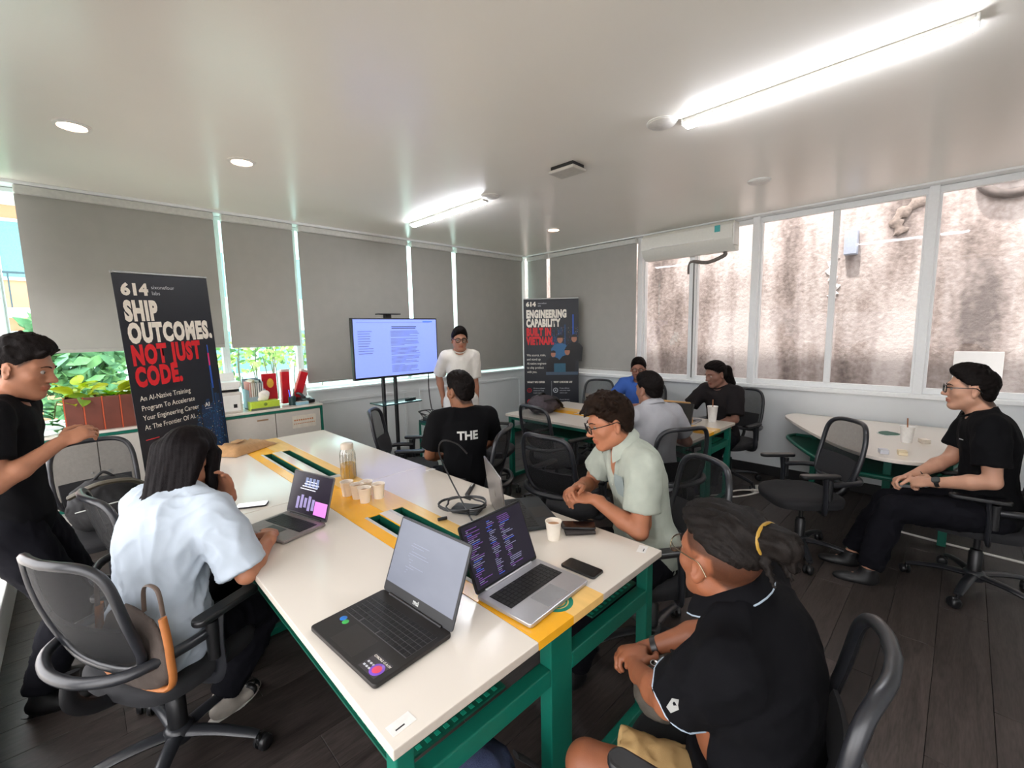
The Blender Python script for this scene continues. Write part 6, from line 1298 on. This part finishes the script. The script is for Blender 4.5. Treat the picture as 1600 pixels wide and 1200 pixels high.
t = bag('backpack', 'plum grey backpack lying on the far end of the back desk', (3.78, 3.33, .75), R_(20), [('el', V3(0, 0, .09), I3, (.25, .16, .10)), ('el', V3(-.10, 0, .12), I3, (.14, .14, .09)), ('el', V3(.2, -.02, .06), I3, (.10, .12, .06))], M_bagp, seed=3, amp=.008)
part('front_pocket', B().ball((.06, -.08, .12), (.12, .07, .06)), M_bag, t); part('strap', B().tube(catmull([(-.2, -.08, .16), (-.05, -.15, .17), (.14, -.16, .08), (.27, -.12, .02), (.30, -.14, .012)], 6), .018, 8, flat=.35), M_bag, t); part('strap', B().tube(catmull([(-.22, .06, .14), (-.1, .0, .225), (.05, .02, .20), (.22, .02, .12)], 6), .018, 8, flat=.35), M_bag, t)
t = bag('backpack', 'black backpack sitting on the chair in front of the left cabinet', (.07, 3.82, .485), R_(8), [('el', V3(0, 0, .12), I3, (.20, .12, .15)), ('el', V3(.0, .03, .22), I3, (.17, .09, .09)), ('el', V3(.02, -.08, .10), I3, (.15, .07, .10))], M_bag, seed=5, amp=.006)
part('top_flap', B().tube(catmull([(-.18, -.05, .24), (-.05, -.10, .30), (.10, -.09, .285), (.19, -.04, .22)], 6), .026, 8, flat=.6), mat('bag_trim', (78, 72, 60), .6), t); part('zip', B().tube(catmull([(-.17, -.125, .16), (0, -.165, .18), (.16, -.13, .17)], 6), .004, 6), M_steel, t); part('handle', B().tube(catmull([(-.05, .02, .30), (0, .02, .345), (.05, .02, .30)], 6), .009, 8), M_bag, t)
t = bag('rucksack', 'black bag standing on the floor under the back desk', (4.28, 1.86, 0), R_(10), [('el', V3(0, 0, .2), I3, (.17, .12, .24)), ('el', V3(-.02, -.06, .14), I3, (.13, .08, .13))], M_bag, seed=7)
part('strap', B().tube(catmull([(-.10, -.08, .40), (-.19, -.12, .28), (-.17, -.12, .1)], 6), .016, 8, flat=.35), mat('strap_navy', (40, 38, 70), .6), t); part('handle', B().tube(catmull([(-.05, 0, .42), (0, 0, .49), (.05, 0, .42)], 6), .009, 8), M_bag, t)
t = bag('backpack', 'dark blue backpack on the floor under the near end of the long desk', (.74, .93, 0), R_(30), [('el', V3(0, 0, .2), I3, (.17, .13, .25)), ('el', V3(.02, -.08, .15), I3, (.13, .08, .14))], M_bagb, seed=9)
part('strap', B().tube(catmull([(.06, -.1, .40), (.13, -.17, .26), (.1, -.16, .05)], 6), .018, 8, flat=.35), M_bag, t); part('zip', B().tube(catmull([(-.1, -.13, .24), (.02, -.17, .27), (.13, -.13, .24)], 6), .004, 6), M_steel, t)
t = bag('crossbody_bag', 'olive grey crossbody bag on the lap of the man with the hair bun', (1.19, .54, .572), R_(8), [('el', V3(0, 0, .045), I3, (.14, .085, .055)), ('el', V3(-.05, .03, .05), I3, (.09, .07, .05))], M_bagg, cutz=-.02, seed=11, amp=.004)
part('patch', B().box((-.09, .03, .098), (.035, .028, .004), .001, Euler((-.1, -.2, .2)).to_matrix()), mat('patch_tan', (150, 122, 84), .7), t); part('buckle', B().tube([(-.02+.012*math.cos(a), .055+.012*math.sin(a), .10) for a in np.linspace(0, 2*PI, 14, endpoint=False)], .003, 6, True), M_chrome, t); part('strap', B().tube(catmull([(.06, .03, .10), (.11, -.02, .09), (.16, -.06, .03)], 6), .015, 8, flat=.35), M_bag, t)
t = bag('tote_bag', 'tan and white tote bag tucked behind the woman on her chair', (.055, 1.945, .485), R_(28-90), [('el', V3(0, 0, .13), I3, (.16, .026, .16)), ('el', V3(0, 0, .08), I3, (.165, .028, .09))], mat('tote_canvas', (70, 60, 54), .8, bump=.3, bscale=400), seed=13, amp=.003)
part('leather_edge', B().tube(catmull([(-.155, -.0, .27), (-.17, .0, .14), (-.14, .0, .01), (.14, .0, .01), (.17, .0, .14), (.155, .0, .27)], 6), .014, 8, flat=.7), mat('tan_leather', (170, 104, 52), .5), t)
for q in (-1, 1): part('handle', B().tube(catmull([(q*.1-.045, .01*q, .27), (q*.1-.03, .01*q, .36), (q*.1+.03, .01*q, .36), (q*.1+.045, .01*q, .27)], 6), .008, 8, flat=.5), mat('handle_brown', (96, 80, 70), .5), t)
# ------------------------------------------------------------------ on the cabinets
zc = .95
t = thing('planter_box', 'reddish brown planter box full of yellow green leaves by the left window', 'planter', (.20, 4.98, zc)); M_pl = mat('planter_brown', (112, 62, 50), .35, var=.15, nscale=8); M_seam = mat('planter_seam', (190, 84, 50), .4)
for k in range(6): part('panel', B().bx(-.285+.11*k, -.179+.11*k, -.12, -.105, 0, .27, .004), M_pl, t)
for k in range(7): part('seam', B().bx(-.2895+.11*k, -.2815+.11*k, -.122, -.108, 0, .275), M_seam, t)
part('back_panel', B().bx(-.285, .375, .10, .115, 0, .27, .003), M_pl, t); part('end_panel', B().bx(-.29, -.278, -.105, .10, 0, .27), M_pl, t); part('end_panel', B().bx(.368, .38, -.105, .10, 0, .27), M_pl, t); part('soil', B().bx(-.278, .368, -.105, .10, .0, .22), mat('soil', (60, 44, 36), .95, var=.3), t)
def leaf_mesh(L, Wd, m, curl, name='leaf'):
    b = B(); b.sheet(lambda u, v: (((v-.5)*Wd*math.sin(PI*min(1, max(.02, u))**.8)**.8*1.0, u*L, L*(.25*u-curl*u*u)+.10*Wd*abs(v-.5)*2), (0, 0, 1)), 8, 4, .0012); return b.mesh(name, m)
def lmat(nm, rgb):
    m = mat(nm, rgb, .45, var=.2, nscale=18); nt = m.node_tree; p = nt.nodes['Principled BSDF']; tr = nt.nodes.new('ShaderNodeBsdfTranslucent'); tr.inputs[0].default_value = (*lin(rgb), 1); mx = nt.nodes.new('ShaderNodeMixShader'); mx.inputs[0].default_value = .55
    nt.links.new(p.outputs[0], mx.inputs[1]); nt.links.new(tr.outputs[0], mx.inputs[2]); nt.links.new(mx.outputs[0], nt.nodes['Material Output'].inputs[0]); return m
LM = [leaf_mesh(.15, .10, lmat('leaf_lemon', (206, 214, 60)), .35), leaf_mesh(.13, .085, lmat('leaf_lime', (168, 200, 70)), .55), leaf_mesh(.15, .06, lmat('leaf_green_mid', (84, 150, 84)), .4)]
rnd = random.Random(17)
for k in range(58):
    x = rnd.uniform(-.30, .36); y = rnd.uniform(-.09, .10); z = rnd.uniform(.24, .36); o = link('leaf', LM[rnd.choice((0, 0, 0, 1, 1))], t, (x, y, z), (rnd.uniform(-.2, .7), rnd.uniform(-.5, .5), rnd.uniform(0, 6.28))); o.scale = (1, 1, 1) if rnd.random() < .6 else (.75,)*3
for k in range(9): link('leaf', LM[2], t, (-.33+rnd.uniform(-.03, .03), -.03+rnd.uniform(-.06, .06), .02+.024*k), (rnd.uniform(-.1, .7), rnd.uniform(-.4, .4), rnd.uniform(1.2, 3.2)))
part('stem', B().tube(catmull([(-.26, 0, .2), (-.32, -.02, .25), (-.35, -.03, .12)], 5), .006, 6), M_leaf, t)
t = thing('paper_stack', 'loose white papers at the left end of the cabinet', 'papers', (-.24, 4.92, zc), .2)
for k in range(4): part('sheet', B().bx(-.09, .09, -.06, .06, .002*k, .002*k+.0015), M_white, t, (.006*k, -.004*k, 0), (0, 0, .12*k))
t = thing('printer', 'white printer with a paper tray on the cabinet beside the tall banner', 'printer', (1.03, 5.0, zc)); M_prn = mat('printer_white', (218, 214, 206), .4, var=.02)
part('body', B().bx(-.13, .10, -.13, .12, 0, .20, .012), M_prn, t); part('front_door', B().bx(-.11, .08, -.134, -.128, .02, .17, .003), M_white, t); part('port', B().bx(.02, .05, -.1365, -.133, .05, .085), M_black, t); part('lid', B().bx(-.135, .105, -.10, .125, .235, .30, .012), M_white, t); part('output_slot', B().bx(-.12, .09, -.08, .10, .20, .235), M_black, t); part('paper', B().box((-.01, -.06, .245), (.18, .16, .006), .001, Euler((.18, 0, 0)).to_matrix()), M_white, t); part('paper', B().box((-.01, .05, .33), (.19, .02, .09), .002, Euler((-.3, 0, 0)).to_matrix()), M_white, t)
t = thing('magazine_file', 'grey blue magazine holder full of folders on the cabinet', 'file holder', (1.27, 5.02, zc)); M_mf = mat('file_bluegrey', (142, 158, 170), .5)
part('side', B().bx(-.075, -.071, -.12, .10, 0, .20), M_mf, t); part('side', B().bx(.071, .075, -.12, .10, 0, .20), M_mf, t); part('front', B().bx(-.075, .075, -.124, -.12, 0, .13), M_mf, t); part('back', B().bx(-.075, .075, .10, .104, 0, .30), M_mf, t); part('floor', B().bx(-.075, .075, -.12, .1, 0, .004), M_mf, t)
for k, cc in enumerate(((214, 130, 120), (224, 214, 198), (190, 176, 150), (120, 140, 136), (206, 208, 206), (70, 84, 90), (170, 180, 184))):
    f = thing('folder', 'x', 'folder', (1.27-.06+.019*k, 5.01, zc+.005), 0, 'folders in the magazine holder'); f['label'] = ('salmon folder', 'cream folder', 'tan folder', 'sage green folder', 'light grey folder', 'slate dark folder', 'blue grey folder')[k]+' standing in the magazine holder'
    part('cover', B().bx(-.007, -.005, -.10, .08, 0, .27+.012*(k % 3)), mat('folder_%d_%d_%d' % cc, cc, .6), f); part('cover', B().bx(.005, .007, -.10, .08, 0, .27+.012*(k % 3)), mat('folder_%d_%d_%d' % cc, cc, .6), f); part('pages', B().bx(-.005, .005, -.095, .08, .003, .26), M_white, f)
t = thing('tissue_box', 'lime green tissue box with a white tissue on the cabinet', 'tissue box', (1.32, 4.90, zc)); part('carton', B().bx(-.13, .13, -.06, .06, 0, .085, .004), mat('lime_card', (176, 200, 56), .5, var=.06), t); part('band', B().bx(-.131, .131, -.0615, -.06, 0, .022), mat('card_grey', (90, 96, 84), .5), t); part('emblem', B().lathe([(.016, 0), (.014, .002)], 18), mat('lime_dark', (110, 130, 40), .5), t, (0, -.0605, .055), (PI/2, 0, 0))
V, Q = soft([('el', V3(0, 0, .13), I3, (.055, .02, .05)), ('el', V3(.02, .0, .155), I3, (.04, .016, .03)), ('el', V3(-.03, 0, .10), I3, (.03, .02, .03))], .007, .02, .006, 4, .08); build('tissue', V, Q, [mat('tissue_white', (232, 226, 218), .8)], t)
M_red = mat('gift_red', (190, 20, 34), .35, var=.2, nscale=10)
t = thing('gift_packet', 'red gift packet with a gold flower behind the tissue box', 'packet', (1.43, 5.06, zc)); part('packet', B().bx(-.07, .07, -.015, .015, 0, .34, .006), M_red, t); part('flower', B().ball((.005, -.016, .24), (.035, .004, .05), None, 10), mat('gold_print', (236, 180, 60), .4), t)
for k, (x, rz, lab) in enumerate(((1.575, .02, 'upright red tube box on the cabinet by the window'), (1.665, .33, 'slanting red tube box on the cabinet by the window'))):
    t = thing('red_box', lab, 'box', (x, 5.05, zc), 0, 'red tube boxes', tilt=(0, rz, 0)); part('tube', B().bx(-.04, .04, -.03, .03, .012, .36, .006), M_red, t); part('end_cap', B().bx(-.041, .041, -.031, .031, .345, .375, .006), mat('gift_silver', (200, 170, 165), .4), t)
t = thing('pen_holder', 'dark pen holder with pens on the cabinet', 'pen holder', (1.60, 4.93, zc)); part('cup', B().lathe([(.035, 0), (.037, .09), (.034, .09), (.032, .004)], 18, cap=False), mat('holder_teal', (26, 60, 62), .4), t); part('bottom', B().lathe([(.034, 0), (.001, .003)], 16), M_black, t)
for k in range(4): a = k*1.7; part('pen', B().tube([(.012*math.cos(a), .012*math.sin(a), .004), (.032*math.cos(a), .032*math.sin(a), .14+.012*k)], .004, 6), [M_black, M_red, M_tb, M_green][k], t)
t = thing('desk_telephone', 'black desk telephone at the right end of the cabinet', 'telephone', (1.75, 4.99, zc), .2); part('base', B().box((0, 0, .03), (.15, .15, .05), .012, Euler((.25, 0, 0)).to_matrix()), M_black, t); part('handset', B().tube(catmull([(-.055, .09, .10), (-.055, .0, .105), (-.055, -.08, .07)], 6), .02, 8, flat=.7), M_black, t); part('display', B().box((.025, -.02, .062), (.06, .05, .004), .001, Euler((.25, 0, 0)).to_matrix()), M_white, t)
t = thing('sticky_notes', 'pale blue note pad on the cabinet beside the pen holder', 'note pad', (1.68, 4.90, zc), .1); part('pad', B().bx(-.06, .06, -.04, .04, 0, .03, .002), mat('pad_blue', (150, 190, 206), .6), t); part('top_sheet', B().bx(-.059, .061, -.039, .041, .0305, .0315), M_white, t)
t = thing('card_stand', 'white card stand at the back of the cabinet by the window', 'card stand', (1.77, 5.10, zc)); part('card', B().box((0, 0, .10), (.09, .004, .18), .001, Euler((-.15, 0, 0)).to_matrix()), M_white, t); part('foot', B().bx(-.04, .04, -.02, .03, 0, .01, .002), M_white, t)
# ------------------------------------------------------------------ floor
M_cw = mat('cable_white', (222, 218, 210), .5)
t = thing('power_strip', 'white power strip lying on the floor near the back desk', 'power strip', (4.85, 1.36, 0), R_(-35)); part('body', B().bx(-.09, .09, -.028, .028, 0, .035, .006), M_cw, t)
for k in range(2): part('plug', B().bx(-.05+.07*k, -.015+.07*k, -.018, .018, .034, .075, .006), M_cw, t)
cable('white cable from under the back desk to the power strip, upper one', [(4.80, 1.38, .03), (4.66, 1.52, .03), (4.50, 1.60, .012), (4.30, 1.76, .012), (4.1, 1.9, .012)], .008, M_cw)
cable('white cable from under the back desk to the power strip, lower looping one', [(4.84, 1.33, .03), (4.70, 1.36, .03), (4.56, 1.46, .012), (4.35, 1.62, .012), (4.0, 1.75, .012)], .008, M_cw)
cable('white cable running over the dark floor under the rounded table', [(4.66, .42, .009), (4.61, .2, .009), (4.58, -.1, .009), (4.56, -.4, .009), (4.53, -.95, .009)], .009, M_cw)
cable('thin white cable beside the thicker one under the rounded table', [(4.70, .43, .006), (4.63, .28, .006), (4.605, .1, .006), (4.60, -.05, .006)], .006, M_cw)
